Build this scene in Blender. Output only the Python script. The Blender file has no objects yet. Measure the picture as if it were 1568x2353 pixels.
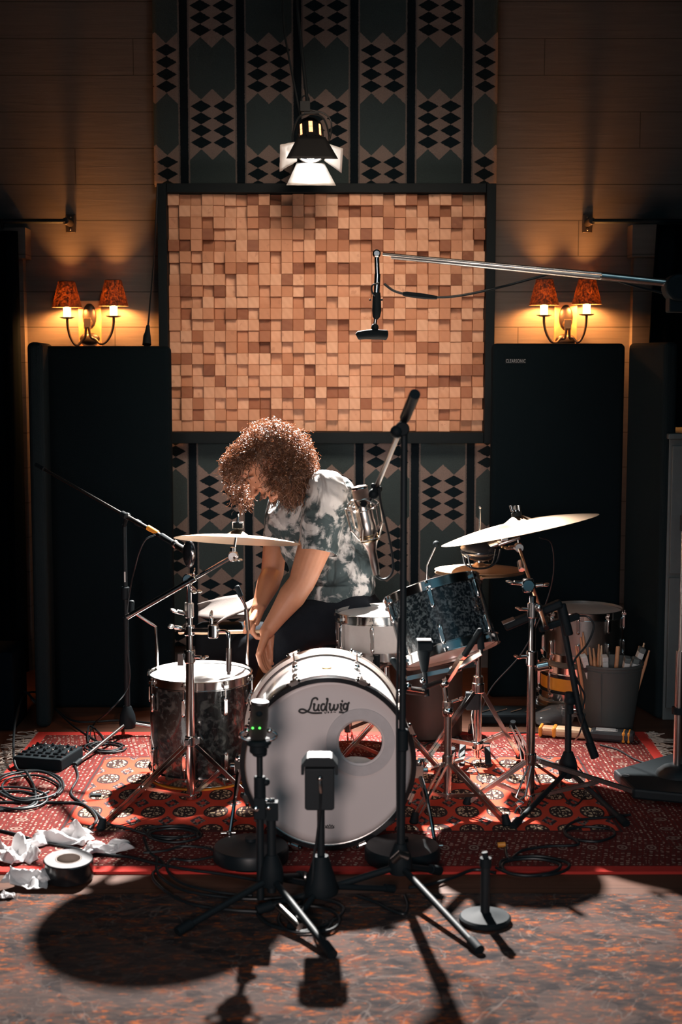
import bpy, bmesh, math, random
import numpy as np
from mathutils import Vector, Matrix, noise

# ------------------------------------------------------------------ camera, world, lights
sc = bpy.context.scene
COL = sc.collection
FPX, CX, CY = 1568 / 24.0 * 50.0, 784.0, 1176.5
PITCH, CAMH = math.radians(6.2), 1.49
cam_d = bpy.data.cameras.new('camera'); cam = bpy.data.objects.new('camera', cam_d); COL.objects.link(cam)
cam.location = (0, 0, CAMH); cam.rotation_euler = (math.radians(90) - PITCH, 0, 0)
cam_d.sensor_fit = 'HORIZONTAL'; cam_d.sensor_width = 24.0; cam_d.lens = 50.0
cam_d.clip_start = 0.05; cam_d.clip_end = 60
cam_d.dof.use_dof = True; cam_d.dof.focus_distance = 5.35; cam_d.dof.aperture_fstop = 3.2
sc.camera = cam
sc.view_settings.view_transform = 'Standard'; sc.view_settings.look = 'None'
sc.view_settings.gamma = 1.0; sc.view_settings.exposure = 0.0
try: sc.view_settings.use_curve_mapping = False
except Exception: pass

sc.cycles.max_bounces = 7; sc.cycles.diffuse_bounces = 3; sc.cycles.glossy_bounces = 3

world = bpy.data.worlds.new('world'); sc.world = world; world.use_nodes = True
world.node_tree.nodes['Background'].inputs[0].default_value = (0.10, 0.42, 0.60, 1)
world.node_tree.nodes['Background'].inputs[1].default_value = 0.22

def lamp(name, kind, loc, energy, color, target=None, **kw):
    d = bpy.data.lights.new(name, kind); o = bpy.data.objects.new(name, d); COL.objects.link(o)
    o.location = loc; d.energy = energy; d.color = color
    for k, v in kw.items(): setattr(d, k, v)
    if target is not None:
        o.rotation_euler = (Vector(target) - Vector(loc)).to_track_quat('-Z', 'Y').to_euler()
    return o

LAMP = Vector((-0.130, 6.25, 2.385))                       # lens of the hanging stage light
lamp('stage_light_beam', 'SPOT', LAMP + Vector((0, -0.045, -0.045)), 2900, (1.0, 0.955, 0.91),
     target=(-0.06, 4.5, 0.0), spot_size=math.radians(64), spot_blend=1.0, shadow_soft_size=0.035)
lamp('wall_wash', 'SPOT', (0.3, 3.7, 3.2), 430, (1.0, 0.75, 0.57), target=(-0.03, 6.6, 1.56),
     spot_size=math.radians(40), spot_blend=1.0, shadow_soft_size=0.55)
lamp('room_soft_light', 'SPOT', (-0.5, -2.2, 1.7), 680, (1.0, 0.84, 0.80), target=(0.02, 4.4, 0.45), spot_size=math.radians(27), spot_blend=1.0, shadow_soft_size=0.45)
lamp('added_cool_fill', 'AREA', (1.0, 2.6, 3.4), 3.0, (0.5, 0.85, 1.0), target=(0.1, 5.0, 0.3), shape='RECTANGLE', size=2.4, size_y=1.6, spread=math.radians(80))  # added fill with no fixture behind it, tints the dark areas teal

# ------------------------------------------------------------------ helpers
def P(px, py, Y):
    c = (CY - py) / FPX
    ry = math.cos(PITCH) + math.sin(PITCH) * c; rz = -math.sin(PITCH) + math.cos(PITCH) * c
    s = Y / ry
    return Vector(((px - CX) / FPX * s, Y, CAMH + rz * s))
def G(px, py, z=0.008):
    c = (CY - py) / FPX
    ry = math.cos(PITCH) + math.sin(PITCH) * c; rz = -math.sin(PITCH) + math.cos(PITCH) * c
    s = (z - CAMH) / rz
    return Vector(((px - CX) / FPX * s, ry * s, z))
def V(*a): return Vector(a)
RZ = 0.008
R_ = random.Random(7)

def basis(axis):
    w = Vector(axis).normalized()
    t = Vector((0, 0, 1)) if abs(w.z) < 0.9 else Vector((1, 0, 0))
    u = t.cross(w).normalized(); v = w.cross(u)
    return u, v, w

def catmull(pts, n=8, closed=False):
    pts = [Vector(p) for p in pts]
    if len(pts) < 3 and not closed: return pts
    out = []; m = len(pts)
    rng = range(m) if closed else range(m - 1)
    for i in rng:
        p1, p2 = pts[i], pts[(i + 1) % m]
        p0 = pts[i - 1] if (i > 0 or closed) else p1 * 2 - p2
        p3 = pts[(i + 2) % m] if (i + 2 < m or closed) else p2 * 2 - p1
        for k in range(n):
            t = k / n
            out.append(0.5 * ((2 * p1) + (p2 - p0) * t + (2 * p0 - 5 * p1 + 4 * p2 - p3) * t * t + (3 * p1 - p0 - 3 * p2 + p3) * t ** 3))
    if not closed: out.append(pts[-1])
    return out

class MB:
    def __init__(s): s.v = []; s.f = []
    def add(s, vs, fs):
        o = len(s.v); s.v += [tuple(x) for x in vs]; s.f += [tuple(i + o for i in f) for f in fs]; return s
    def box(s, c, size, ax=None):
        c = Vector(c); a, b, d = [x / 2 for x in size]
        u, v, w = ax if ax else (V(1, 0, 0), V(0, 1, 0), V(0, 0, 1))
        vs = [c + u * a * i + v * b * j + w * d * k for i in (-1, 1) for j in (-1, 1) for k in (-1, 1)]
        return s.add(vs, [(0, 1, 3, 2), (4, 6, 7, 5), (0, 4, 5, 1), (2, 3, 7, 6), (0, 2, 6, 4), (1, 5, 7, 3)])
    def bar(s, p0, p1, w, h, up=(0, 0, 1)):
        p0, p1 = Vector(p0), Vector(p1); d = (p1 - p0)
        a = d.normalized(); u = Vector(up)
        if abs(a.dot(u)) > .98: u = V(0, 1, 0)
        b = a.cross(u).normalized(); c = b.cross(a)
        return s.box((p0 + p1) / 2, (d.length, w, h), (a, b, c))
    def tube(s, pts, r, n=10, closed=False, caps=True):
        pts = [Vector(p) for p in pts]; m = len(pts)
        if m < 2: return s
        rs = r if isinstance(r, (list, tuple)) else [r] * m
        tan = []
        for i in range(m):
            a = pts[(i - 1) % m] if (i > 0 or closed) else pts[i]
            b = pts[(i + 1) % m] if (i < m - 1 or closed) else pts[i]
            t = b - a
            tan.append(t.normalized() if t.length > 1e-9 else V(0, 0, 1))
        u, v, w = basis(tan[0]); vs = []; fs = []
        for i in range(m):
            u = (u - tan[i] * u.dot(tan[i]))
            u = u.normalized() if u.length > 1e-6 else basis(tan[i])[0]
            v = tan[i].cross(u)
            for k in range(n):
                a = 2 * math.pi * k / n
                vs.append(pts[i] + (u * math.cos(a) + v * math.sin(a)) * rs[i])
        for i in range(m if closed else m - 1):
            j = (i + 1) % m
            for k in range(n):
                l = (k + 1) % n
                fs.append((i * n + k, i * n + l, j * n + l, j * n + k))
        if caps and not closed:
            fs.append(tuple(reversed(range(n)))); fs.append(tuple((m - 1) * n + k for k in range(n)))
        return s.add(vs, fs)
    def rod(s, p0, p1, r, r1=None, n=12): return s.tube([p0, p1], [r, r if r1 is None else r1], n)
    def lathe(s, prof, o, axis=(0, 0, 1), n=40, ang=2 * math.pi, closed_prof=False):
        u, v, w = basis(axis); o = Vector(o); vs = []; fs = []; m = len(prof)
        for (r, h) in prof:
            for k in range(n):
                a = 2 * math.pi * k / n
                vs.append(o + (u * math.cos(a) + v * math.sin(a)) * r + w * h)
        for i in range(m if closed_prof else m - 1):
            j = (i + 1) % m
            for k in range(n):
                l = (k + 1) % n
                fs.append((i * n + k, i * n + l, j * n + l, j * n + k))
        if not closed_prof:
            if prof[0][0] > 1e-6: fs.append(tuple(reversed(range(n))))
            if prof[-1][0] > 1e-6: fs.append(tuple((m - 1) * n + k for k in range(n)))
        return s.add(vs, fs)
    def cyl(s, p0, p1, r, n=24): 
        p0, p1 = Vector(p0), Vector(p1); L = (p1 - p0).length; b = min(r * .15, L * .2)
        return s.lathe([(0, 0), (r - b, 0), (r, b), (r, L - b), (r - b, L), (0, L)], p0, p1 - p0, n)
    def ring(s, o, axis, R, r, n=48, m=10, sy=1.0):
        prof = [(R + r * math.cos(2 * math.pi * k / m), r * sy * math.sin(2 * math.pi * k / m)) for k in range(m)]
        return s.lathe(prof, o, axis, n, closed_prof=True)
    def sph(s, c, r, ax=None, n=16):
        c = Vector(c); rr = r if isinstance(r, (list, tuple)) else (r, r, r)
        u, v, w = ax if ax else (V(1, 0, 0), V(0, 1, 0), V(0, 0, 1)); vs = []; fs = []; m = n // 2
        for i in range(m + 1):
            t = math.pi * i / m
            for k in range(n):
                a = 2 * math.pi * k / n
                vs.append(c + u * rr[0] * math.sin(t) * math.cos(a) + v * rr[1] * math.sin(t) * math.sin(a) + w * rr[2] * math.cos(t))
        for i in range(m):
            for k in range(n):
                l = (k + 1) % n
                if i == 0: fs.append((k, (i + 1) * n + k, (i + 1) * n + l))
                elif i == m - 1: fs.append((i * n + k, (i + 1) * n + k, i * n + l))
                else: fs.append((i * n + k, (i + 1) * n + k, (i + 1) * n + l, i * n + l))
        return s.add(vs, fs)
    def poly(s, pts, nrm, th):
        """flat polygon with thickness th along nrm"""
        pts = [Vector(p) for p in pts]; nv = Vector(nrm).normalized() * th; m = len(pts)
        return s.add(pts + [p + nv for p in pts], [tuple(range(m)), tuple(reversed(range(m, 2 * m)))] + [(i, i + m, (i + 1) % m + m, (i + 1) % m) for i in range(m)])
    def ribbon(s, pts, w, nrm, th):
        """flat stroke of width w following pts, lying on a surface of normal nrm"""
        pts = [Vector(p) for p in pts]; nv = Vector(nrm).normalized(); vs = []; m = len(pts)
        ws = w if isinstance(w, (list, tuple)) else [w] * m
        for i in range(m):
            t = (pts[min(i + 1, m - 1)] - pts[max(i - 1, 0)]).normalized(); b = t.cross(nv).normalized() * ws[i] / 2
            vs += [pts[i] - b, pts[i] + b, pts[i] + b + nv * th, pts[i] - b + nv * th]
        fs = []
        for i in range(m - 1):
            for k in range(4): fs.append((i * 4 + k, i * 4 + (k + 1) % 4, i * 4 + 4 + (k + 1) % 4, i * 4 + 4 + k))
        fs += [(3, 2, 1, 0), tuple(4 * (m - 1) + k for k in range(4))]
        return s.add(vs, fs)
    def build(s, name, mat, parent=None, smooth=35, bevel=0.0):
        me = bpy.data.meshes.new(name); off = Vector((0, 0, 0)); p = parent
        while p is not None: off += p.location; p = p.parent
        me.from_pydata([Vector(v) - off for v in s.v], [], s.f); me.update()
        bm = bmesh.new(); bm.from_mesh(me); bmesh.ops.recalc_face_normals(bm, faces=bm.faces); bm.to_mesh(me); bm.free()
        if smooth:
            me.polygons.foreach_set('use_smooth', [True] * len(me.polygons))
            me.set_sharp_from_angle(angle=math.radians(smooth))
        if mat is not None: me.materials.append(mat)
        o = bpy.data.objects.new(name, me); COL.objects.link(o); o.parent = parent
        if bevel:
            b = o.modifiers.new('bevel', 'BEVEL'); b.width = bevel; b.segments = 2; b.limit_method = 'ANGLE'
        return o

def islands(mb):
    par = list(range(len(mb.v)))
    def find(a):
        while par[a] != a: par[a] = par[par[a]]; a = par[a]
        return a
    for fc in mb.f:
        for k in fc[1:]: par[find(fc[0])] = find(k)
    isl = {}
    for fc in mb.f: isl.setdefault(find(fc[0]), []).append(fc)
    boxes = []
    for r, fs in isl.items():
        a = np.array([mb.v[k] for fc in fs for k in fc]); boxes.append([a.min(0) - .004, a.max(0) + .004, fs])
    merged = True
    while merged:
        merged = False
        for i in range(len(boxes)):
            for j in range(i + 1, len(boxes)):
                if (boxes[i][0] <= boxes[j][1]).all() and (boxes[j][0] <= boxes[i][1]).all():
                    boxes[i] = [np.minimum(boxes[i][0], boxes[j][0]), np.maximum(boxes[i][1], boxes[j][1]), boxes[i][2] + boxes[j][2]]
                    boxes.pop(j); merged = True; break
            if merged: break
    return [b[2] for b in boxes]
def split(mb, name, mat, parent=None, smooth=35, bevel=0.0):
    """build every separate piece as an object of its own"""
    out = []
    for fs in islands(mb):
        idx = sorted({k for fc in fs for k in fc}); mp = {k: i for i, k in enumerate(idx)}; q = MB()
        q.v = [mb.v[k] for k in idx]; q.f = [tuple(mp[k] for k in fc) for fc in fs]; out.append(q.build(name, mat, parent, smooth, bevel))
    return out[0]

def thing(name, label, cat, loc=(0, 0, 0), group=None):
    o = bpy.data.objects.new(name, None); COL.objects.link(o); o.location = loc
    o.empty_display_size = 0.05
    return tag(o, label, cat, group)
def tag(o, label, cat, group=None):
    o['label'] = label; o['category'] = cat
    if group: o['group'] = group
    return o
def struct(o): o['kind'] = 'structure'; return o
def recenter(o):
    """give a one-mesh thing an origin at its base"""
    me = o.data; n = len(me.vertices); a = np.empty(n * 3); me.vertices.foreach_get('co', a); a = a.reshape(-1, 3)
    b = np.array([a[:, 0].mean(), a[:, 1].mean(), a[:, 2].min()]); me.vertices.foreach_set('co', (a - b).ravel()); me.update()
    o.location = Vector(b) + o.location; return o

# ------------------------------------------------------------------ materials
def principled(name):
    m = bpy.data.materials.new(name); m.use_nodes = True
    return m, m.node_tree, m.node_tree.nodes['Principled BSDF']
class NT:
    def __init__(s, nt): s.nt = nt
    def _in(s, sock, v):
        if isinstance(v, (int, float)): sock.default_value = v
        elif isinstance(v, (tuple, list)):
            sock.default_value = tuple(v) + ((1,) if len(v) == 3 and len(sock.default_value) == 4 else ())
        else: s.nt.links.new(v, sock)
    def m(s, op, a, b=0.0, c=0.0, clamp=False):
        n = s.nt.nodes.new('ShaderNodeMath'); n.operation = op; n.use_clamp = clamp
        s._in(n.inputs[0], a); s._in(n.inputs[1], b); s._in(n.inputs[2], c); return n.outputs[0]
    def mix(s, f, a, b, blend='MIX'):
        n = s.nt.nodes.new('ShaderNodeMix'); n.data_type = 'RGBA'; n.blend_type = blend
        s._in(n.inputs[0], f); s._in(n.inputs[6], a); s._in(n.inputs[7], b); return n.outputs[2]
    def co(s, kind='Object'):
        return s.nt.nodes.new('ShaderNodeTexCoord').outputs[kind]
    def xyz(s, v):
        n = s.nt.nodes.new('ShaderNodeSeparateXYZ'); s._in(n.inputs[0], v); return n.outputs
    def comb(s, x, y, z):
        n = s.nt.nodes.new('ShaderNodeCombineXYZ')
        for i, q in enumerate((x, y, z)): s._in(n.inputs[i], q)
        return n.outputs[0]
    def scale(s, v, sc_):
        n = s.nt.nodes.new('ShaderNodeMapping'); s._in(n.inputs[0], v); n.inputs[3].default_value = sc_; return n.outputs[0]
    def noise(s, v, scale, detail=3, rough=.55, dist=0.0):
        n = s.nt.nodes.new('ShaderNodeTexNoise'); s._in(n.inputs['Vector'], v); n.inputs['Scale'].default_value = scale
        n.inputs['Detail'].default_value = detail; n.inputs['Roughness'].default_value = rough; n.inputs['Distortion'].default_value = dist
        return n.outputs[0]
    def vor(s, v, scale, feature='F1'):
        n = s.nt.nodes.new('ShaderNodeTexVoronoi'); n.feature = feature; s._in(n.inputs['Vector'], v); n.inputs['Scale'].default_value = scale
        return n.outputs
    def ramp(s, f, stops, interp='LINEAR'):
        n = s.nt.nodes.new('ShaderNodeValToRGB'); s._in(n.inputs[0], f); r = n.color_ramp; r.interpolation = interp
        while len(r.elements) < len(stops): r.elements.new(0.5)
        for e, (p, c) in zip(r.elements, stops):
            e.position = p; e.color = (c, c, c, 1) if isinstance(c, (int, float)) else tuple(c) + (1,)
        return n.outputs[0]
    def bump(s, h, strength=.3, dist=.01):
        n = s.nt.nodes.new('ShaderNodeBump'); n.inputs['Strength'].default_value = strength; n.inputs['Distance'].default_value = dist
        s._in(n.inputs['Height'], h); return n.outputs[0]
    def lt(s, a, b): return s.m('LESS_THAN', a, b)
    def gt(s, a, b): return s.m('GREATER_THAN', a, b)
    def mod(s, a, b): return s.m('FLOORED_MODULO', a, b)
    def AND(s, *a):
        r = a[0]
        for x in a[1:]: r = s.m('MULTIPLY', r, x)
        return r

def simple(name, col, rough=.5, metal=0.0, bump=None, spec=.5, var=None, coat=0.0, sheen=0.0):
    m, nt, b = principled(name); T = NT(nt)
    b.inputs['Base Color'].default_value = (*col, 1); b.inputs['Roughness'].default_value = rough
    b.inputs['Metallic'].default_value = metal; b.inputs['Specular IOR Level'].default_value = spec
    b.inputs['Coat Weight'].default_value = coat; b.inputs['Sheen Weight'].default_value = sheen
    o = T.co()
    n = T.noise(o, var[1] if var else 40, 3)
    k = var[0] if var else .12
    c = T.mix(n, tuple(max(0, x * (1 - k)) for x in col), tuple(min(1, x * (1 + k)) for x in col))
    nt.links.new(c, b.inputs['Base Color'])
    if bump:
        nt.links.new(T.bump(T.noise(o, bump[0], 4), bump[1], .005), b.inputs['Normal'])
    return m

M = {}
M['chrome'] = simple('polished_chrome', (.82, .8, .78), .13, 1.0, var=(.05, 60))
M['chrome2'] = simple('worn_chrome', (.62, .58, .55), .26, 1.0, var=(.2, 90))
M['darkmetal'] = simple('dark_satin_metal', (.12, .10, .09), .4, .9)
M['nickel'] = simple('satin_nickel', (.72, .64, .58), .3, 1.0)
M['blackmetal'] = simple('black_painted_metal', (.006, .011, .014), .55, .0, spec=.3, bump=(300, .05))
M['blackgloss'] = simple('glossy_black', (.012, .013, .015), .18)
M['blackmatte'] = simple('matte_black', (.006, .011, .014), .75, spec=.12)
M['rubber'] = simple('black_rubber', (.006, .011, .014), .65, spec=.18)
M['cable'] = simple('black_cable_jacket', (.006, .011, .014), .45)
M['felt'] = simple('charcoal_panel_fabric', (.003, .0075, .010), .95, bump=(600, .5), spec=.1, var=(.35, 260))
M['felt2'] = simple('grey_panel_fabric', (.012, .020, .023), .95, bump=(600, .5), spec=.1, var=(.3, 220))
M['curtain'] = simple('black_velvet', (.001, .004, .007), .95, spec=.08)
M['frame'] = simple('black_frame_paint', (.003, .0075, .010), .6, spec=.15)
M['whitehead'] = simple('coated_white_drumhead', (.78, .77, .75), .5, bump=(220, .04), var=(.04, 5))
M['clearhead'] = simple('tan_bottom_drumhead', (.62, .55, .48), .4, var=(.08, 6))
M['kickhead'] = simple('smooth_white_drumhead', (.66, .585, .57), .42, var=(.03, 3))
M['whiteshell'] = simple('white_lacquer', (.8, .79, .77), .2, var=(.04, 9), coat=.5)
M['greywhite'] = simple('grey_white_wrap', (.55, .51, .48), .3, var=(.1, 30))
M['ink'] = simple('black_ink', (.012, .012, .013), .6)
M['brass'] = simple('aged_brass', (.55, .38, .2), .3, 1.0)
M['iron'] = simple('dark_wrought_iron', (.05, .04, .035), .4, .7)
M['tissue'] = simple('white_tissue_paper', (.68, .66, .66), .9, bump=(60, .3), var=(.03, 30))
M['tapeface'] = simple('grey_tape_roll_side', (.22, .215, .22), .45, var=(.15, 80))
M['card'] = simple('cardboard_core', (.3, .25, .22), .8)
M['bin'] = simple('grey_green_plastic', (.05, .062, .062), .6, var=(.1, 8))
M['stickwood'] = simple('hickory_wood', (.55, .27, .14), .5, var=(.25, 60))
M['stickwood2'] = simple('maple_wood', (.62, .42, .26), .5, var=(.2, 60))
M['paperw'] = simple('pale_card_sleeve', (.55, .55, .54), .6)
M['sleeved'] = simple('dark_card_sleeve', (.03, .033, .037), .35)
M['orange'] = simple('orange_wrap', (.75, .28, .03), .35, var=(.1, 30))
M['orangelab'] = simple('orange_band', (.85, .32, .04), .4)
M['silver'] = simple('brushed_silver', (.32, .31, .30), .32, 1.0)
M['pillow'] = simple('white_cotton', (.8, .79, .78), .9, bump=(30, .3))
M['greycloth'] = simple('grey_lining_cloth', (.13, .11, .10), .85, bump=(300, .2))
M['cream'] = simple('cream_wool_fringe', (.5, .42, .36), .95)
M['cabinet'] = simple('grey_green_cabinet_paint', (.11, .13, .13), .5)
M['denim'] = simple('black_denim', (.010, .012, .016), .95, bump=(500, .3), spec=.15, var=(.25, 30))
M['eye'] = simple('dark_eye', (.03, .02, .015), .9, spec=.05)
M['pad'] = simple('black_vinyl', (.006, .011, .014), .4, spec=.3)

def wood_wall():
    m, nt, b = principled('rough_grey_boards'); T = NT(nt); x, y, z = T.xyz(T.co())
    ph = .165
    row = T.m('FLOOR', T.m('DIVIDE', T.m('ADD', z, .02), ph))
    fz = T.mod(T.m('ADD', z, .02), ph)
    g = T.noise(T.comb(T.m('ADD', T.m('MULTIPLY', x, 1.5), T.m('MULTIPLY', row, 7.3)), 0, T.m('MULTIPLY', z, 26)), 2.4, 5, .6, .6)
    rnd = T.noise(T.comb(T.m('MULTIPLY', row, 3.77), 0, 0), 3.1, 1)
    c = T.mix(g, (.062, .056, .054), (.145, .124, .115))
    c = T.mix(T.m('MULTIPLY', T.m('SUBTRACT', rnd, .3), 1.0, clamp=True), c, (.115, .098, .090))
    kn = T.vor(T.comb(x, 0, T.m('ADD', z, T.m('MULTIPLY', row, 2.1))), 2.2)[0]
    c = T.mix(T.lt(kn, .05), c, (.13, .09, .07))
    gap = T.m('LESS_THAN', fz, .004)
    off = T.m('MULTIPLY', T.mod(T.m('MULTIPLY', row, .618), 1.0), 1.9)
    gap2 = T.lt(T.mod(T.m('ADD', x, off), 1.9), .004)
    gp = T.m('MAXIMUM', gap, gap2)
    c = T.mix(gp, c, (.03, .025, .022))
    nt.links.new(c, b.inputs['Base Color']); b.inputs['Roughness'].default_value = .75
    nt.links.new(T.bump(T.m('SUBTRACT', T.m('MULTIPLY', g, .3), gp), .5, .006), b.inputs['Normal'])
    return m
M['wall'] = wood_wall()
def wood_floor():
    m, nt, b = principled('red_brown_floorboards'); T = NT(nt); x, y, z = T.xyz(T.co())
    row = T.m('FLOOR', T.m('DIVIDE', y, .125)); fy = T.mod(y, .125)
    g = T.noise(T.comb(T.m('ADD', T.m('MULTIPLY', x, 1.0), T.m('MULTIPLY', row, 5.3)), T.m('MULTIPLY', y, 18), 0), 3, 5, .6, .4)
    c = T.mix(g, (.06, .024, .014), (.13, .056, .034))
    c = T.mix(T.lt(fy, .003), c, (.02, .01, .008))
    nt.links.new(c, b.inputs['Base Color']); b.inputs['Roughness'].default_value = .6; b.inputs['Specular IOR Level'].default_value = .2
    nt.links.new(T.bump(g, .08, .004), b.inputs['Normal'])
    return m
M['floor'] = wood_floor()
def block_wood():
    m, nt, b = principled('end_grain_pine_blocks'); T = NT(nt); geo = nt.nodes.new('ShaderNodeNewGeometry')
    r = geo.outputs['Random Per Island']
    v = T.co(); x, y, z = T.xyz(v)
    sh = T.comb(T.m('ADD', x, T.m('MULTIPLY', r, 13.1)), y, T.m('ADD', z, T.m('MULTIPLY', r, 7.7)))
    w = nt.nodes.new('ShaderNodeTexWave'); w.wave_type = 'RINGS'; w.rings_direction = 'Y'; nt.links.new(sh, w.inputs[0])
    w.inputs['Scale'].default_value = 11; w.inputs['Distortion'].default_value = 1.5; w.inputs['Detail'].default_value = 1
    base = T.ramp(r, [(0, (.20, .062, .025)), (.15, (.31, .11, .046)), (.22, (.48, .21, .105)), (.6, (.60, .31, .18)), (1, (.70, .41, .26))])
    c = T.mix(T.m('MULTIPLY', w.outputs[1], .16), base, (.38, .17, .08))
    n = T.noise(sh, 22, 3)
    c = T.mix(T.m('MULTIPLY', T.gt(n, .66), .35), c, (.33, .14, .07))
    nt.links.new(c, b.inputs['Base Color']); b.inputs['Roughness'].default_value = .6
    return m
M['blocks'] = block_wood()
def pearl(name, dark, light, sc_=26):
    m, nt, b = principled(name); T = NT(nt); v = T.co()
    n = T.noise(v, sc_, 4, .65, 1.6); n2 = T.vor(v, sc_ * 2.2)[0]
    f = T.ramp(T.m('ADD', T.m('MULTIPLY', n, .75), T.m('MULTIPLY', n2, .25)), [(.48, 0), (.58, .25), (.72, 1)])
    nt.links.new(T.mix(f, dark, light), b.inputs['Base Color'])
    nt.links.new(T.m('MULTIPLY', f, .6), b.inputs['Metallic'])
    b.inputs['Roughness'].default_value = .22; b.inputs['Coat Weight'].default_value = .6
    return m
M['pearl'] = pearl('black_oyster_pearl', (.008, .010, .011), (.15, .16, .15))
M['pearl2'] = pearl('black_blue_pearl', (.005, .009, .012), (.22, .26, .27), 50)
def cymbal_mat():
    m, nt, b = principled('cymbal_bronze'); T = NT(nt); v = T.co(); x, y, z = T.xyz(v)
    r = T.m('SQRT', T.m('ADD', T.m('MULTIPLY', x, x), T.m('MULTIPLY', y, y)))
    g = T.noise(T.comb(T.m('MULTIPLY', r, 60), 0, 0), 6, 2)
    nt.links.new(T.mix(g, (.50, .34, .22), (.66, .50, .36)), b.inputs['Base Color'])
    b.inputs['Metallic'].default_value = 1; b.inputs['Roughness'].default_value = .36
    b.inputs['Anisotropic'].default_value = .5
    nt.links.new(T.bump(g, .12, .002), b.inputs['Normal'])
    return m
M['cymbal'] = cymbal_mat()
def skin_mat():
    m, nt, b = principled('skin'); T = NT(nt); v = T.co()
    n = T.noise(v, 24, 3)
    nt.links.new(T.mix(n, (.42, .165, .085), (.53, .23, .13)), b.inputs['Base Color'])
    b.inputs['Roughness'].default_value = .5; b.inputs['Subsurface Weight'].default_value = .12
    b.inputs['Subsurface Radius'].default_value = (.02, .008, .004)
    nt.links.new(T.bump(T.noise(v, 160, 3), .08, .002), b.inputs['Normal'])
    return m
M['skin'] = skin_mat()
M['lips'] = simple('lip_skin', (.42, .16, .12), .45)
def hair_mat():
    m, nt, b = principled('brown_curly_hair'); T = NT(nt); geo = nt.nodes.new('ShaderNodeNewGeometry')
    c = T.mix(geo.outputs['Random Per Island'], (.045, .019, .010), (.23, .11, .06))
    nt.links.new(c, b.inputs['Base Color']); b.inputs['Roughness'].default_value = .36; b.inputs['Specular IOR Level'].default_value = .7
    tr = nt.nodes.new('ShaderNodeBsdfTranslucent'); tr.inputs[0].default_value = (.72, .40, .24, 1)
    mx = nt.nodes.new('ShaderNodeMixShader'); mx.inputs[0].default_value = .28
    nt.links.new(b.outputs[0], mx.inputs[1]); nt.links.new(tr.outputs[0], mx.inputs[2]); nt.links.new(mx.outputs[0], nt.nodes['Material Output'].inputs[0])
    return m
M['hair'] = hair_mat()
def shirt_mat():
    m, nt, b = principled('tie_dyed_cotton'); T = NT(nt); v = T.co()
    n = T.noise(v, 12.5, 5, .60, .7); n2 = T.noise(v, 30, 3, .6, .8)
    x, y, z = T.xyz(v); dd = T.m('SQRT', T.m('ADD', T.m('POWER', T.m('SUBTRACT', x, -.09), 2), T.m('POWER', T.m('SUBTRACT', z, .60), 2)))
    pale = T.m('MULTIPLY', T.m('SUBTRACT', 1.0, T.m('DIVIDE', dd, .14), 0, clamp=True), .20)
    f = T.ramp(T.m('ADD', T.m('ADD', T.m('MULTIPLY', n, .8), T.m('MULTIPLY', n2, .2)), pale), [(.48, 0), (.53, .5), (.57, 1)])
    nt.links.new(T.mix(f, (.045, .06, .062), (.42, .39, .37)), b.inputs['Base Color'])
    b.inputs['Roughness'].default_value = .9; b.inputs['Specular IOR Level'].default_value = .15
    h = T.m('ADD', T.noise(T.scale(v, (1.6, 1, .8)), 9, 2, .4, 1.2), T.m('MULTIPLY', T.noise(v, 500, 2), .02))
    nt.links.new(T.bump(h, .9, .035), b.inputs['Normal'])
    return m
M['shirt'] = shirt_mat()
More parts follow.
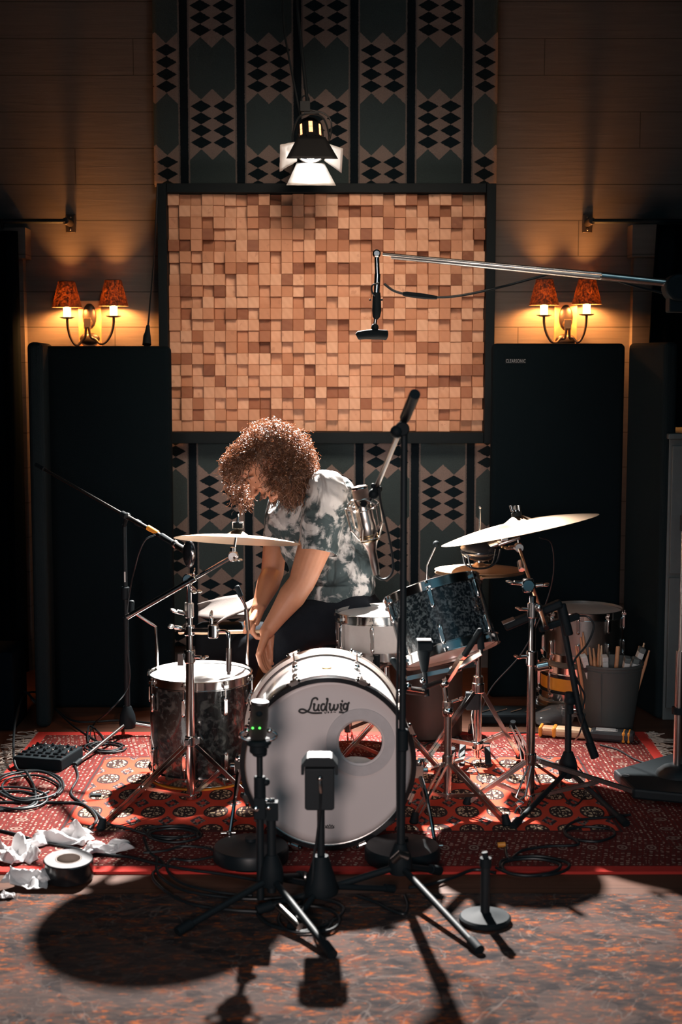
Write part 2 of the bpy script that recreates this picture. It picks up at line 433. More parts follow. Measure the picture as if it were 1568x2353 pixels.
def blanket_mat(name, x0, pitch, zc, per, parity):
    """woven blanket: dark bands, light piping, clusters of dark lozenges on a light ground"""
    m, nt, b = principled(name); T = NT(nt); v = T.co(); x, y, z = T.xyz(v)
    fuzz = T.m('MULTIPLY', T.m('SUBTRACT', T.noise(v, 160, 2), .5), .006)
    x = T.m('ADD', x, fuzz); z = T.m('ADD', z, fuzz)
    u = T.m('DIVIDE', T.m('SUBTRACT', x, x0), pitch); ci = T.m('FLOOR', u); fu = T.m('SUBTRACT', u, ci)
    band = T.m('MAXIMUM', T.lt(fu, .072), T.gt(fu, .928))
    line = T.m('MAXIMUM', T.lt(fu, .10), T.gt(fu, .90))
    odd = T.mod(T.m('ADD', ci, parity), 2.0)
    zz = T.m('ADD', T.m('SUBTRACT', z, zc), T.m('MULTIPLY', odd, per / 2))
    zl = T.m('SUBTRACT', T.mod(T.m('ADD', zz, per / 2), per), per / 2)       # -per/2..per/2 round a cluster
    s = T.m('MULTIPLY', T.m('SUBTRACT', T.m('DIVIDE', T.m('SUBTRACT', fu, .10), .80), .5), 2.0)   # -1..1 across the column
    dh = per * .108
    a = T.m('SUBTRACT', T.mod(T.m('ADD', s, 0.0), 1.0), .5)
    ah = T.m('MULTIPLY', T.m('ABSOLUTE', a), 2.15)
    q = T.m('DIVIDE', zl, dh)
    qf = T.m('MULTIPLY', T.m('ABSOLUTE', T.m('SUBTRACT', T.mod(q, 1.0), .5)), 2.0)
    loz = T.AND(T.lt(T.m('ADD', ah, qf), 1.0), T.lt(T.m('ABSOLUTE', zl), dh * 2.0))
    edge = T.m('SUBTRACT', dh * 2.95, T.m('MULTIPLY', T.m('SUBTRACT', 1.0, T.m('MULTIPLY', T.m('ABSOLUTE', T.m('SUBTRACT', T.mod(T.m('ADD', s, .5), 1.0), .5)), 2.0)), dh * -.9))
    edge = T.m('SUBTRACT', edge, dh * .9)
    light = T.lt(T.m('ABSOLUTE', zl), edge)
    c = T.mix(light, (.050, .074, .078), (.26, .205, .185))
    c = T.mix(loz, c, (.005, .013, .018))
    c = T.mix(line, c, (.17, .15, .14)); c = T.mix(band, c, (.004, .010, .015))
    n = T.noise(v, 260, 3); c = T.mix(T.m('MULTIPLY', n, .5), c, (.01, .012, .014))
    nt.links.new(c, b.inputs['Base Color']); b.inputs['Roughness'].default_value = .95; b.inputs['Specular IOR Level'].default_value = .1
    nt.links.new(T.bump(n, .5, .006), b.inputs['Normal'])
    return m
def red_rug_mat():
    m, nt, b = principled('red_persian_rug'); T = NT(nt); v = T.co(); x, y, z = T.xyz(v)
    wob = T.m('MULTIPLY', T.m('SUBTRACT', T.noise(v, 5, 2), .5), .012)
    x = T.m('ADD', x, wob); y = T.m('ADD', y, wob)
    px, py = .103, .185
    def cell(ox, oy):
        cx = T.m('SUBTRACT', T.mod(T.m('ADD', x, ox), px), px / 2); cy = T.m('SUBTRACT', T.mod(T.m('ADD', y, oy), py), py / 2)
        return cx, cy
    def ell(c, rx, ry):
        return T.m('SQRT', T.m('ADD', T.m('POWER', T.m('DIVIDE', T.m('ABSOLUTE', c[0]), rx), 2.3), T.m('POWER', T.m('DIVIDE', T.m('ABSOLUTE', c[1]), ry), 2.3)))
    g = cell(.05, .0); r = ell(g, .039, .060)
    fine = T.vor(T.scale(v, (1, .6, 1)), 105)[0]; f2 = T.gt(fine, .46)
    gul = T.mix(f2, (.66, .48, .31), (.05, .028, .025))
    gul = T.mix(T.lt(T.m('MINIMUM', T.m('ABSOLUTE', g[0]), T.m('MULTIPLY', T.m('ABSOLUTE', g[1]), .6)), .0022), gul, (.04, .02, .02))
    gul = T.mix(T.AND(T.gt(r, .82), T.lt(r, 1.0)), gul, (.045, .03, .03))
    gul = T.mix(T.AND(T.gt(r, .42), T.lt(r, .5)), gul, (.045, .03, .03))
    red = T.mix(T.noise(v, 9, 3), (.50, .045, .026), (.66, .085, .045))
    field = T.mix(T.lt(r, 1.0), red, gul)
    d = cell(.05 + px / 2, py / 2); rd = T.m('ADD', T.m('DIVIDE', T.m('ABSOLUTE', d[0]), .026), T.m('DIVIDE', T.m('ABSOLUTE', d[1]), .048))
    sm = T.mix(f2, (.22, .16, .14), (.05, .035, .04)); sm = T.mix(T.lt(rd, .4), sm, (.5, .06, .04))
    field = T.mix(T.lt(rd, 1.0), field, sm)
    # borders
    ax = T.m('ABSOLUTE', x); yc = T.m('ABSOLUTE', T.m('SUBTRACT', y, RUGC))
    dx = T.m('SUBTRACT', ax, .875); dy = T.m('SUBTRACT', yc, RUGF); dd = T.m('MAXIMUM', dx, dy)
    inb = T.gt(dd, 0.0)
    along = T.mix(T.gt(dx, dy), T.comb(x, 0, 0), T.comb(y, 0, 0)); al = T.xyz(along)[0]
    rowp = .0155
    rw = T.m('ABSOLUTE', T.m('SUBTRACT', T.mod(dd, rowp), rowp / 2)); rid = T.m('FLOOR', T.m('DIVIDE', dd, rowp))
    st = T.m('ABSOLUTE', T.m('SUBTRACT', T.mod(T.m('ADD', al, T.m('MULTIPLY', rid, .0035)), .017), .0085))
    dash = T.AND(T.lt(rw, .0034), T.lt(st, .0055))
    pick = T.noise(T.comb(T.m('MULTIPLY', rid, 9.1), 0, 0), 5, 0)
    bc = T.mix(T.noise(v, 30, 2), (.065, .012, .013), (.20, .026, .020))
    dc = T.mix(T.gt(T.vor(v, 60)[0], .42), (.46, .34, .27), (.10, .035, .03))
    bor = T.mix(dash, bc, dc)
    rc = T.m('SUBTRACT', T.mod(al, .09), .045); rr2 = T.m('SQRT', T.m('ADD', T.m('POWER', T.m('DIVIDE', rc, .0155), 2), T.m('POWER', T.m('DIVIDE', T.m('SUBTRACT', dd, .155), .021), 2)))
    bor = T.mix(T.lt(rr2, 1.25), bor, (.10, .02, .02)); bor = T.mix(T.AND(T.lt(rr2, 1.0), T.gt(rr2, .66)), bor, (.30, .20, .16)); bor = T.mix(T.lt(rr2, .3), bor, (.3, .2, .16))
    bor = T.mix(T.lt(T.m('ABSOLUTE', T.m('SUBTRACT', dd, .008)), .004), bor, (.05, .03, .03))
    c = T.mix(inb, field, bor)
    outer = T.m('MAXIMUM', T.gt(ax, 1.165), T.gt(yc, RUGO))
    c = T.mix(outer, c, (.52, .045, .035))
    nt.links.new(c, b.inputs['Base Color']); b.inputs['Roughness'].default_value = .95; b.inputs['Specular IOR Level'].default_value = .1
    pass
    nt.links.new(T.bump(T.noise(v, 420, 2), .5, .004), b.inputs['Normal'])
    return m
RUG_FRONT = G(784, 2003).y; RUG_BACK = G(784, 1682).y
RUGC = (RUG_FRONT + RUG_BACK) / 2; RUGH = (RUG_BACK - RUG_FRONT) / 2; RUGO = RUGH - .045; RUGF = RUGH - .36
M['redrug'] = red_rug_mat()
def old_rug_mat():
    m, nt, b = principled('faded_oriental_rug'); T = NT(nt); v = T.co()
    st = T.scale(v, (1, 2.4, 1))
    n = T.noise(st, 11, 6, .72, .5); n2 = T.noise(st, 38, 4, .65); n3 = T.noise(v, 3.1, 3, .6, .6); n4 = T.noise(T.scale(v, (1, 5, 1)), 45, 3)
    c = T.ramp(n, [(.30, (.014, .014, .017)), (.44, (.034, .026, .026)), (.52, (.085, .055, .045)), (.58, (.12, .034, .018)), (.68, (.038, .038, .042))])
    c = T.mix(T.gt(T.m('ADD', T.m('MULTIPLY', n2, .6), T.m('MULTIPLY', n, .4)), .565), c, (.34, .085, .02))
    e = T.vor(v, 3.3, 'DISTANCE_TO_EDGE')[0]
    e2 = T.m('ABSOLUTE', T.m('SUBTRACT', T.vor(v, 3.3)[0], .34))
    c = T.mix(T.m('MULTIPLY', T.lt(T.m('ABSOLUTE', T.m('SUBTRACT', T.noise(v, 4, 3, .6, 1.5), .5)), .006), .35), c, (.26, .21, .19))
    c = T.mix(T.m('MULTIPLY', n4, .55), c, (.04, .033, .032))
    c = T.mix(T.m('MULTIPLY', T.gt(n3, .55), .4), c, (.10, .07, .062))
    nt.links.new(c, b.inputs['Base Color']); b.inputs['Roughness'].default_value = .95; b.inputs['Specular IOR Level'].default_value = .1
    nt.links.new(T.bump(n4, .5, .004), b.inputs['Normal'])
    return m
M['oldrug'] = old_rug_mat()
def emis(name, col, st):
    m, nt, b = principled(name); b.inputs['Emission Color'].default_value = (*col, 1); b.inputs['Emission Strength'].default_value = st
    b.inputs['Base Color'].default_value = (*col, 1); return m
M['led'] = emis('green_led', (.1, 1, .1), 3)
M['bulb'] = emis('warm_bulb', (1.0, .62, .28), 14)
M['lensglow'] = emis('stage_light_lens', (1, .95, .9), 70)
def shade_mat():
    m, nt, b = principled('parchment_shade'); T = NT(nt); v = T.co(); n = T.noise(v, 110, 4, .7)
    c = T.mix(n, (.03, .014, .010), (.12, .045, .02)); nt.links.new(c, b.inputs['Base Color']); b.inputs['Roughness'].default_value = .8
    tr = nt.nodes.new('ShaderNodeBsdfTranslucent'); nt.links.new(T.mix(T.ramp(n, [(.40, 0), (.60, 1)]), (.05, .03, .015), (.78, .40, .16)), tr.inputs[0])
    mx = nt.nodes.new('ShaderNodeMixShader'); mx.inputs[0].default_value = .085
    nt.links.new(b.outputs[0], mx.inputs[1]); nt.links.new(tr.outputs[0], mx.inputs[2])
    nt.links.new(mx.outputs[0], nt.nodes['Material Output'].inputs[0]); return m
M['shade'] = shade_mat()
def glassy(name, col, a):
    m, nt, b = principled(name); b.inputs['Base Color'].default_value = (*col, 1); b.inputs['Roughness'].default_value = .12
    b.inputs['Alpha'].default_value = a; b.inputs['Specular IOR Level'].default_value = .9; return m
M['plastic'] = glassy('clear_plastic', (.8, .8, .8), .10)
M['brownwood'] = simple('brown_wood_grain', (.024, .016, .013), .45, var=(.5, 14))
M['pine'] = simple('pine_backplate', (.5, .26, .12), .5, var=(.2, 30))
M['dim'] = simple('dim_silver_print', (.26, .27, .28), .5)
# ------------------------------------------------------------------ the room
WY = 6.75
def plane_box(name, c, s, mat): return struct(MB().box(c, s).build(name, mat, smooth=0))
plane_box('floor', (0, 3.4, -.03), (5.2, 7.2, .06), M['floor'])
plane_box('wall_back', (0, WY + .05, 1.9), (5.2, .1, 3.8), M['wall'])
plane_box('wall_left', (-2.55, 3.4, 1.9), (.1, 7.2, 3.8), M['blackmatte'])
plane_box('wall_right', (2.55, 3.4, 1.9), (.1, 7.2, 3.8), M['blackmatte'])
plane_box('ceiling', (0, 3.4, 3.83), (5.2, 7.2, .06), M['blackmatte'])
# short timber blocks and posts on the wall beside the curtains
for i, (a, b, c, d) in enumerate([(18, 526, 66, 596), (1447, 519, 1506, 592)]):
    p = P((a + c) / 2, (b + d) / 2, 6.70); w = P(c, b, 6.7).x - P(a, b, 6.7).x; h = P(a, b, 6.7).z - P(a, d, 6.7).z
    plane_box('trim_%d' % (i + 1), (p.x, 6.69, p.z), (w, .12, h), M['wall'])
for i, (a, c) in enumerate([(24, 56), (1454, 1508)]):
    p0 = P(a, 594, 6.72); p1 = P(c, 594, 6.72)
    plane_box('trim_%d' % (i + 3), ((p0.x + p1.x) / 2, 6.72, p0.z / 2), (p1.x - p0.x, .06, p0.z), M['wall'])

# rugs
o = MB().box((0, RUGC, RZ / 2), (2.44, RUGH * 2, RZ))
rug = thing('persian_rug', 'red oriental rug with rows of medallions under the drum kit', 'rug', (0, 0, 0))
xs = np.linspace(-1.21, 1.21, 61)
me = MB(); W_ = []
def rug_grid(x0, x1, y0, y1, z, nx, ny, amp, edge=0):
    mb = MB(); 
    for j in range(ny + 1):
        for i in range(nx + 1):
            x = x0 + (x1 - x0) * i / nx; y = y0 + (y1 - y0) * j / ny
            h = z + amp * noise.noise(V(x * 2.2, y * 2.2, 3.3))
            ex = edge * noise.noise(V(x * 3, y * 3, 9)) if i in (0, nx) or j in (0, ny) else 0
            mb.v.append((x + ex, y + ex, max(h, .003)))
    n = nx + 1
    for j in range(ny):
        for i in range(nx): mb.f.append((j * n + i, j * n + i + 1, (j + 1) * n + i + 1, (j + 1) * n + i))
    k = len(mb.v); per = [i for i in range(n)] + [j * n + nx for j in range(1, ny + 1)] + [ny * n + i for i in range(nx - 1, -1, -1)] + [j * n for j in range(ny - 1, 0, -1)]
    for q in per: mb.v.append((mb.v[q][0], mb.v[q][1], 0.0))
    for a in range(len(per)):
        b = (a + 1) % len(per); mb.f.append((per[a], k + a, k + b, per[b]))
    return mb
rug_grid(-1.21, 1.21, RUG_FRONT, RUG_BACK, RZ, 60, 40, .0012, .004).build('woven_field', M['redrug'], rug)
fr = MB()
for sx in (1, -1):
    fr = MB()
    for i in range(150):
        y = RUG_FRONT + (RUG_BACK - RUG_FRONT) * (i + R_.random()) / 150; L = R_.uniform(.05, .12)
        pts = [V(sx * 1.205, y, .007)]; a = R_.uniform(-.5, .5); 
        for k in range(1, 6):
            a += R_.uniform(-.6, .6)
            pts.append(pts[-1] + V(sx * math.cos(a) * L / 5, math.sin(a) * L / 5, 0)); pts[-1].z = .004 + R_.random() * .004
        fr.tube(catmull(pts, 3), .0022, 5)
    fr.build('fringe', M['cream'], rug)
tag(recenter(rug_grid(-1.75, 1.75, 2.35, G(784, 2052).y, .006, 60, 40, .001, .012).build('faded_rug', M['oldrug'])),
    'worn faded oriental rug in grey and orange on the floor in front', 'rug')

# woollen blankets hanging on the wall
BY = 6.70
def blanket(name, label, l, r, top, bot, x0, pitch, zc, per, parity):
    mb = MB(); nx, nz = 70, 40
    for j in range(nz + 1):
        for i in range(nx + 1):
            x = l + (r - l) * i / nx; z = bot + (top - bot) * j / nz
            mb.v.append((x, BY - .008 + .009 * math.sin(x * 9.5) * (.5 + .5 * math.cos(z)) + .004 * noise.noise(V(x * 4, 0, z * 2)), z))
    n = nx + 1
    for j in range(nz):
        for i in range(nx): mb.f.append((j * n + i, j * n + i + 1, (j + 1) * n + i + 1, (j + 1) * n + i))
    o = mb.build(name, blanket_mat(name + '_weave', x0, pitch, zc, per, parity))
    s = o.modifiers.new('thick', 'SOLIDIFY'); s.thickness = .006; s.offset = -1
    return tag(o, label, 'blanket')
zt = lambda y: P(784, y, BY).z
xt = lambda x, y: P(x, y, BY).x
pu = (xt(945, 200) - xt(423, 200)) / 4
blanket('patterned_blanket', 'dark patterned wool blanket hanging above the wooden block panel', xt(353, 200), xt(1143, 200), 3.45, zt(430), xt(423, 200), pu, zt(287), .502, 0)
pl = (xt(1080, 1200) - xt(445, 1200)) / 5
blanket('patterned_blanket', 'dark patterned wool blanket below the wooden block panel behind the drummer', xt(392, 1200), xt(1136, 1200), zt(1015), .12, xt(445, 1200), pl, zt(1143), .494, 0)

# wooden block diffuser
FY = 6.60
dif = thing('acoustic_block_panel', 'black framed panel of square pine blocks on the back wall', 'acoustic panel', P(750, 1020, 6.66))
x0, x1 = P(388, 700, FY).x, P(1114, 700, FY).x; z1, z0 = P(750, 445, FY).z, P(750, 992, FY).z
nc, nr = 28, 21; bw = (x1 - x0) / nc; bh = (z1 - z0) / nr; mb = MB()
lv = [0, 0, .006, .012, .02, .030, .040, .050]
for i in range(nc):
    for j in range(nr):
        d = R_.choice(lv) + R_.uniform(-.0015, .0015); c = V(x0 + (i + .5) * bw, FY + d + .03, z0 + (j + .5) * bh)
        a = bw * .494; h = bh * .494; e = .0016; tx = R_.uniform(-.0012, .0012); tz = R_.uniform(-.0015, .0015)
        def fp(x, z, y): return (c.x + x, y + tx * x / a + tz * z / h, c.z + z)
        yf = FY + d
        vs = [fp(-a + e, -h + e, yf), fp(a - e, -h + e, yf), fp(a - e, h - e, yf), fp(-a + e, h - e, yf),
              fp(-a, -h, yf + e), fp(a, -h, yf + e), fp(a, h, yf + e), fp(-a, h, yf + e), fp(-a, -h, FY + .075), fp(a, -h, FY + .075), fp(a, h, FY + .075), fp(-a, h, FY + .075)]
        fs = [(0, 1, 2, 3)] + [(k, k + 4, (k + 1) % 4 + 4, (k + 1) % 4) for k in range(4)] + [(k + 4, k + 8, (k + 1) % 4 + 8, (k + 1) % 4 + 4) for k in range(4)] + [(11, 10, 9, 8)]
        mb.add(vs, fs)
mb.build('wood_block_mosaic', M['blocks'], dif, smooth=0)
mb = MB(); X0, X1 = P(364, 700, 6.57).x, P(1138, 700, 6.57).x; Z1, Z0 = P(750, 421, 6.57).z, P(750, 1019, 6.57).z
tl, tt, tb = x0 - X0 - .002, Z1 - z1 - .002, z0 - Z0 - .002
mb.box(((X0 + x0) / 2 - .001, 6.62, (Z0 + Z1) / 2), (tl, .1, Z1 - Z0)); mb.box(((X1 + x1) / 2 + .001, 6.62, (Z0 + Z1) / 2), (X1 - x1 - .002, .1, Z1 - Z0))
mb.box(((x0 + x1) / 2, 6.62, Z1 - tt / 2), (x1 - x0, .1, tt)); mb.box(((x0 + x1) / 2, 6.62, Z0 + tb / 2), (x1 - x0, .1, tb))
mb.build('frame', M['frame'], dif, smooth=0, bevel=.002)
MB().box(((x0 + x1) / 2, 6.685, (z0 + z1) / 2), (x1 - x0, .012, z1 - z0)).build('backing_board', M['blackmatte'], dif, smooth=0)

# fabric baffles
def baffle(label, a, b, ytop, pa, flip=0):
    """a,b: floor points of the front face ends (left,right)"""
    a, b = Vector(a), Vector(b); top = ytop; d = (b - a).normalized(); nb = V(-d.y, d.x, 0) * (-1 if flip else 1); th = .06
    t = thing('sound_baffle', label, 'acoustic baffle', ((a + b) / 2).to_tuple())
    c = (a + b) / 2 + nb * th / 2 + V(0, 0, top / 2)
    o = MB().box(c, ((b - a).length, th, top), (d, nb, V(0, 0, 1))).build('padded_panel', M[pa], t, smooth=0, bevel=.022)
    o.modifiers['bevel'].segments = 4
    return t
YB = G(784, 1628, 0).y; X_ = lambda px, y: V(P(px, 795, y).x, y, 0)
bl = X_(93, YB); br = X_(391, YB)
b1 = baffle('tall charcoal fabric baffle below the left wall lamp', bl, br, P(240, 795, bl.y).z, 'felt')
b2 = baffle('narrow charcoal baffle edge left of the broad left baffle', X_(62, 5.62) , X_(62, 5.62) + V(-.085, .62, 0), P(76, 786, 5.6).z, 'felt2', 1)
YR = 6.14; cr, dr = X_(1132, YR), X_(1439, YR)
b3 = baffle('tall charcoal fabric baffle with a name badge below the right wall lamp', cr, dr, P(1280, 789, cr.y).z, 'felt')
b4 = baffle('grey fabric baffle angled forward at the right of the badged one', dr + V(.006, -.01, 0), X_(1530, 5.75), P(1480, 786, 5.7).z, 'felt2')
def text(s_, name, loc, size, mat, parent, rot=(math.pi / 2, 0, 0), extr=.0006, spacing=1.0, sx=1.0):
    cu = bpy.data.curves.new(name, 'FONT'); cu.body = s_; cu.size = size; cu.extrude = extr; cu.align_x = 'CENTER'; cu.align_y = 'CENTER'; cu.space_character = spacing
    tmp = bpy.data.objects.new('tmp', cu); COL.objects.link(tmp); dg = bpy.context.evaluated_depsgraph_get()
    me = bpy.data.meshes.new_from_object(tmp.evaluated_get(dg)); bpy.data.objects.remove(tmp)
    me.name = name; me.materials.clear(); me.materials.append(mat); me.transform(Matrix.Diagonal((sx, 1, 1, 1)))
    o = bpy.data.objects.new(name, me); COL.objects.link(o); o.parent = parent
    off = Vector((0, 0, 0)); p = parent
    while p is not None: off += p.location; p = p.parent
    o.location = Vector(loc) - off; o.rotation_euler = rot; return o
pb = P(1185.5, 830, cr.y)
w = (P(1209, 830, cr.y) - P(1162, 830, cr.y)).x
bd = MB().box((pb.x, cr.y - .002, pb.z), (w, .004, .022)).build('name_badge', M['frame'], b3, smooth=0)
text('CLEARSONIC', 'badge_lettering', (pb.x, cr.y - .0048, pb.z), .021, M['dim'], b3, sx=.62, spacing=1.12)

# curtains and their rods
def curtain(label, xa, xb, top, bot, y, flare=0):
    mb = MB(); nx, nz = 60, 14
    for j in range(nz + 1):
        for i in range(nx + 1):
            u = i / nx; v = j / nz; x = xa + (xb - xa) * u
            if flare: x += flare * (1 - v) * (1 - u if flare < 0 else u)
            mb.v.append((x, y + .035 * math.sin(u * (xb - xa) * 62) * (.5 + .5 * (1 - v)) + .01 * noise.noise(V(u * 9, v * 3, 0)), bot + (top - bot) * v))
    n = nx + 1
    for j in range(nz):
        for i in range(nx): mb.f.append((j * n + i, j * n + i + 1, (j + 1) * n + i + 1, (j + 1) * n + i))
    o = mb.build('stage_curtain', M['curtain'], smooth=60); s = o.modifiers.new('thick', 'SOLIDIFY'); s.thickness = .004
    return tag(recenter(o), label, 'curtain')
ry = 6.62
zl = P(100, 508, ry).z; zr = P(1450, 508, ry).z
curtain('black curtain hanging from the rod at the far left', P(-330, 700, 6.5).x, P(36, 700, 6.5).x, zl - .05, .02, 6.56)
curtain('black curtain hanging from the rod at the far right', P(1512, 700, 6.5).x, P(1880, 700, 6.5).x, zr - .02, .02, 6.56, flare=-.09)
def rod(label, xa, xb, bx, z):
    t = thing('curtain_rod', label, 'curtain rod', (bx, WY, z))
    MB().rod((xa, ry, z), (xb, ry, z), .011).build('pipe', M['blackmetal'], t)
    MB().box((bx, WY - .006, z), (.045, .012, .082)).cyl((bx, WY, z), (bx, ry - .008, z), .016).build('wall_flange', M['iron'], t, bevel=.002)
    mb = MB()
    for s in (-1, 1): mb.sph((bx, WY - .013, z + s * .028), .006, n=10)
    split(mb, 'screw', M['chrome2'], t)
    mb = MB()
    s = 1 if xb > bx else -1
    for k in range(5):
        x = (bx + (.42 + .09 * k) * s) if s > 0 else bx - .29 - .09 * k
        mb.ring((x, ry, z - .012), (1, 0, 0), .022, .002, 20, 6)
    split(mb, 'curtain_ring', M['iron'], t)
rod('black curtain rod fixed to the wall at the left', -1.95, P(163, 508, WY).x, P(163, 508, WY).x, zl)
rod('black curtain rod fixed to the wall at the right', P(1350, 508, WY).x, 1.95, P(1350, 508, WY).x, zr)

# wall lamps
def sconce(label, cx, cy, shades):
    Yw = WY - .095
    c = P(cx, cy, WY); t = thing('wall_sconce', label, 'wall lamp', (c.x, WY, c.z - .1))
    k = P(0, 0, WY); s = (P(100, 740, WY) - P(0, 740, WY)).x / 100
    MB().box((c.x, WY - .012, c.z - .005), (.105, .024, .215)).build('backplate', M['pine'], t, smooth=0, bevel=.004)
    MB().cyl((c.x, WY - .025, c.z), (c.x, WY - .075, c.z), .018).sph((c.x, WY - .02, c.z + .03), (.035, .02, .062)).sph((c.x, WY - .02, c.z - .075), (.05, .02, .03)).build('wall_mount', M['iron'], t)
    mb = MB().box((c.x, WY - .082, c.z - .004), (.034, .006, .05)); mb.build('bracket', M['brass'], t, smooth=0, bevel=.002)
    for (sx, sy) in shades:
        q = P(sx, sy, Yw)                     # centre of the lower shade rim
        cup = q.z - .052
        pts = [(c.x + (.006 if q.x > c.x else -.006), WY - .088, c.z - .02)]
        dx = q.x - c.x; zb = cup - .125
        for (u, zz) in [(.12, c.z - .065), (.30, zb + .022), (.5, zb + .002), (.70, zb + .012), (.88, zb + .045), (.98, zb + .085), (1, cup)]:
            pts.append((c.x + dx * u, Yw + (.0 if u > .4 else .01), zz))
        MB().tube(catmull(pts, 6), .0062, 10).build('arm', M['iron'], t)
        MB().lathe([(.004, 0), (.02, .001), (.034, .006), (.036, .008), (.034, .009), (.01, .006), (0, .006)], (q.x, Yw, cup - .002), n=32).build('drip_pan', M['iron'], t)
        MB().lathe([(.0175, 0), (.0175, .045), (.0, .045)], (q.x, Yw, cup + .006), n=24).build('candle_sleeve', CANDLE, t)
        b = MB().sph((q.x, Yw, q.z + .008), (.010, .010, .018)); b.build('bulb', M['bulb'], t)
        h = .118; sh = thing_part('lamp_shade', t)
        o = MB().lathe([(.069, 0), (.0385, h), (.0372, h), (.0675, 0)], (q.x, Yw, q.z), n=48, closed_prof=True).build('lamp_shade', M['shade'], t)
        MB().ring((q.x, Yw, q.z + h), (0, 0, 1), .0385, .0016, 40, 6).ring((q.x, Yw, q.z), (0, 0, 1), .069, .0016, 48, 6).build('shade_trim', M['iron'], o)
        lamp('sconce_light', 'POINT', (q.x, Yw, q.z + .032), SCONCE_W, (1.0, .365, .085), shadow_soft_size=.028)
def thing_part(*a): return None
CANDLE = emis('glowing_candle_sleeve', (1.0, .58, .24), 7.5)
SCONCE_W = 31
sconce('two-armed wall lamp with brown shades above the left baffle', 208, 742, [(154, 706), (261, 703)])
sconce('two-armed wall lamp with brown shades above the right baffle', 1299, 745, [(1251, 701), (1349, 699)])

# hanging cord with plug
t = thing('power_cord', 'thin black cord hanging down the wall with a plug on the left baffle', 'cord', P(338, 790, 6.0))
MB().tube(catmull([P(362, 425, 6.55), P(358, 520, 6.5), P(352, 620, 6.35), P(345, 700, 6.15), P(340, 752, 6.02)], 8), .004, 8).build('cable', M['cable'], t)
MB().tube([P(340, 748, 6.02), P(339, 765, 6.01), P(338, 772, 6.0), P(337.5, 792, 5.985)], [.007, .012, .016, .019], 16).build('plug', M['rubber'], t)

# grey cabinet at the right edge
p = P(1539, 1008, 5.75); q = G(1539, 1640, 0)
t = thing('storage_cabinet', 'grey green drawer cabinet behind the chrome pole at the right edge', 'cabinet', (p.x + .25, 6.0, 0))
zt_ = p.z
MB().box((p.x + .25, 6.0, zt_ / 2), (.5, .5, zt_)).build('body', M['cabinet'], t, smooth=0, bevel=.004)
MB().box((p.x + .25, 5.99, zt_ + .01), (.52, .54, .022)).build('top', M['cabinet'], t, smooth=0, bevel=.004)
zz = [zt_ - .02, P(1550, 1322, 5.75).z, P(1550, 1630, 5.75).z, .03]
for k in range(3):
    a, b = zz[k] - .008, zz[k + 1] + .008
    if a - b > .03:
        d = MB().box((p.x + .25, 5.742, (a + b) / 2), (.48, .02, a - b)).build('drawer', M['cabinet'], t, smooth=0, bevel=.003)
        MB().bar((p.x + .19, 5.715, (a + b) / 2), (p.x + .31, 5.715, (a + b) / 2), .012, .012).build('handle', M['chrome2'], d)

# ------------------------------------------------------------------ hanging stage light
L = LAMP; aim = (V(0.0, 4.3, .35) - L).normalized(); u_, v_, w_ = basis(aim)
side = aim.cross(V(0, 0, 1)).normalized(); upv = side.cross(aim).normalized()       # side = camera-right-ish
if side.x < 0: side = -side
t = thing('stage_light', 'black hanging stage spotlight with open barn doors, switched on', 'stage light', L - aim * .12)
hb = L - aim * .015
MB().lathe([(0, -.150), (.026, -.150), (.034, -.143), (.047, -.125), (.050, -.10), (.050, .0), (.056, .002), (.056, .012), (.048, .012), (.048, .006), (.046, -.03)], hb, aim, 40).build('housing', M['blackgloss'], t)
mb = MB()
for k in range(10):
    a = 2 * math.pi * k / 10; d = (u_ * math.cos(a) + v_ * math.sin(a)); mb.bar(hb + d * .0505 - aim * .045, hb + d * .0505 - aim * .012, .004, .010, up=d)
mb.build('vent_fins', M['blackmetal'], t)
mb = MB()
for a in (-.75, 0, .75):
    d = (upv * math.cos(a) + side * math.sin(a))
    for s0, s1 in ((-.095, -.068), (-.064, -.035)): mb.bar(hb + d * .0505 + aim * s0, hb + d * .0505 + aim * s1, .014 if a == 0 else .008, .002, up=d)
mb.build('glowing_vent_slots', emis('vent_glow', (1.0, .45, .2), 2.2), t, smooth=0)
MB().sph(hb + aim * .002, (.044, .044, .012), basis(aim), 24).build('lens', M['lensglow'], t)
MB().ring(hb + aim * .014, aim, .050, .003, 40, 8).build('retaining_ring', M['chrome2'], t)
def door(base_dir, along, w0, w1, ln, ang, name='barn_door', crumple=0, rr=.05):
    base = hb + aim * .016 + base_dir * rr; out = (aim * math.cos(ang) + base_dir * math.sin(ang)).normalized()
    nrm = out.cross(along).normalized(); mb = MB(); n = 8
    for j in range(n + 1):
        v = j / n; w = w0 + (w1 - w0) * v
        for i in range(n + 1):
            u = i / n - .5; z = crumple * noise.noise(V(u * 6, v * 5, ang * 3))
            mb.v.append(base + along * w * u + out * ln * v + nrm * z)
    for j in range(n):
        for i in range(n): mb.f.append((j * (n + 1) + i, j * (n + 1) + i + 1, (j + 1) * (n + 1) + i + 1, (j + 1) * (n + 1) + i))
    o = mb.build(name, M['doormetal'] if crumple == 0 else M['foil'], t, smooth=60)
    s = o.modifiers.new('thick', 'SOLIDIFY'); s.thickness = .0015; return o
M['doormetal'] = simple('barn_door_metal', (.010, .011, .012), .6, spec=.2)
M['foil'] = simple('pale_foil', (.55, .53, .5), .5)
door(upv, side, .100, .185, .098, math.radians(-12), rr=.066)
door(-upv, side, .10, .18, .10, math.radians(14), 'barn_door', .0025)
door(-side, upv, .09, .12, .075, math.radians(58), 'barn_door', .006)
door(side, upv, .08, .11, .080, math.radians(50), crumple=.001)
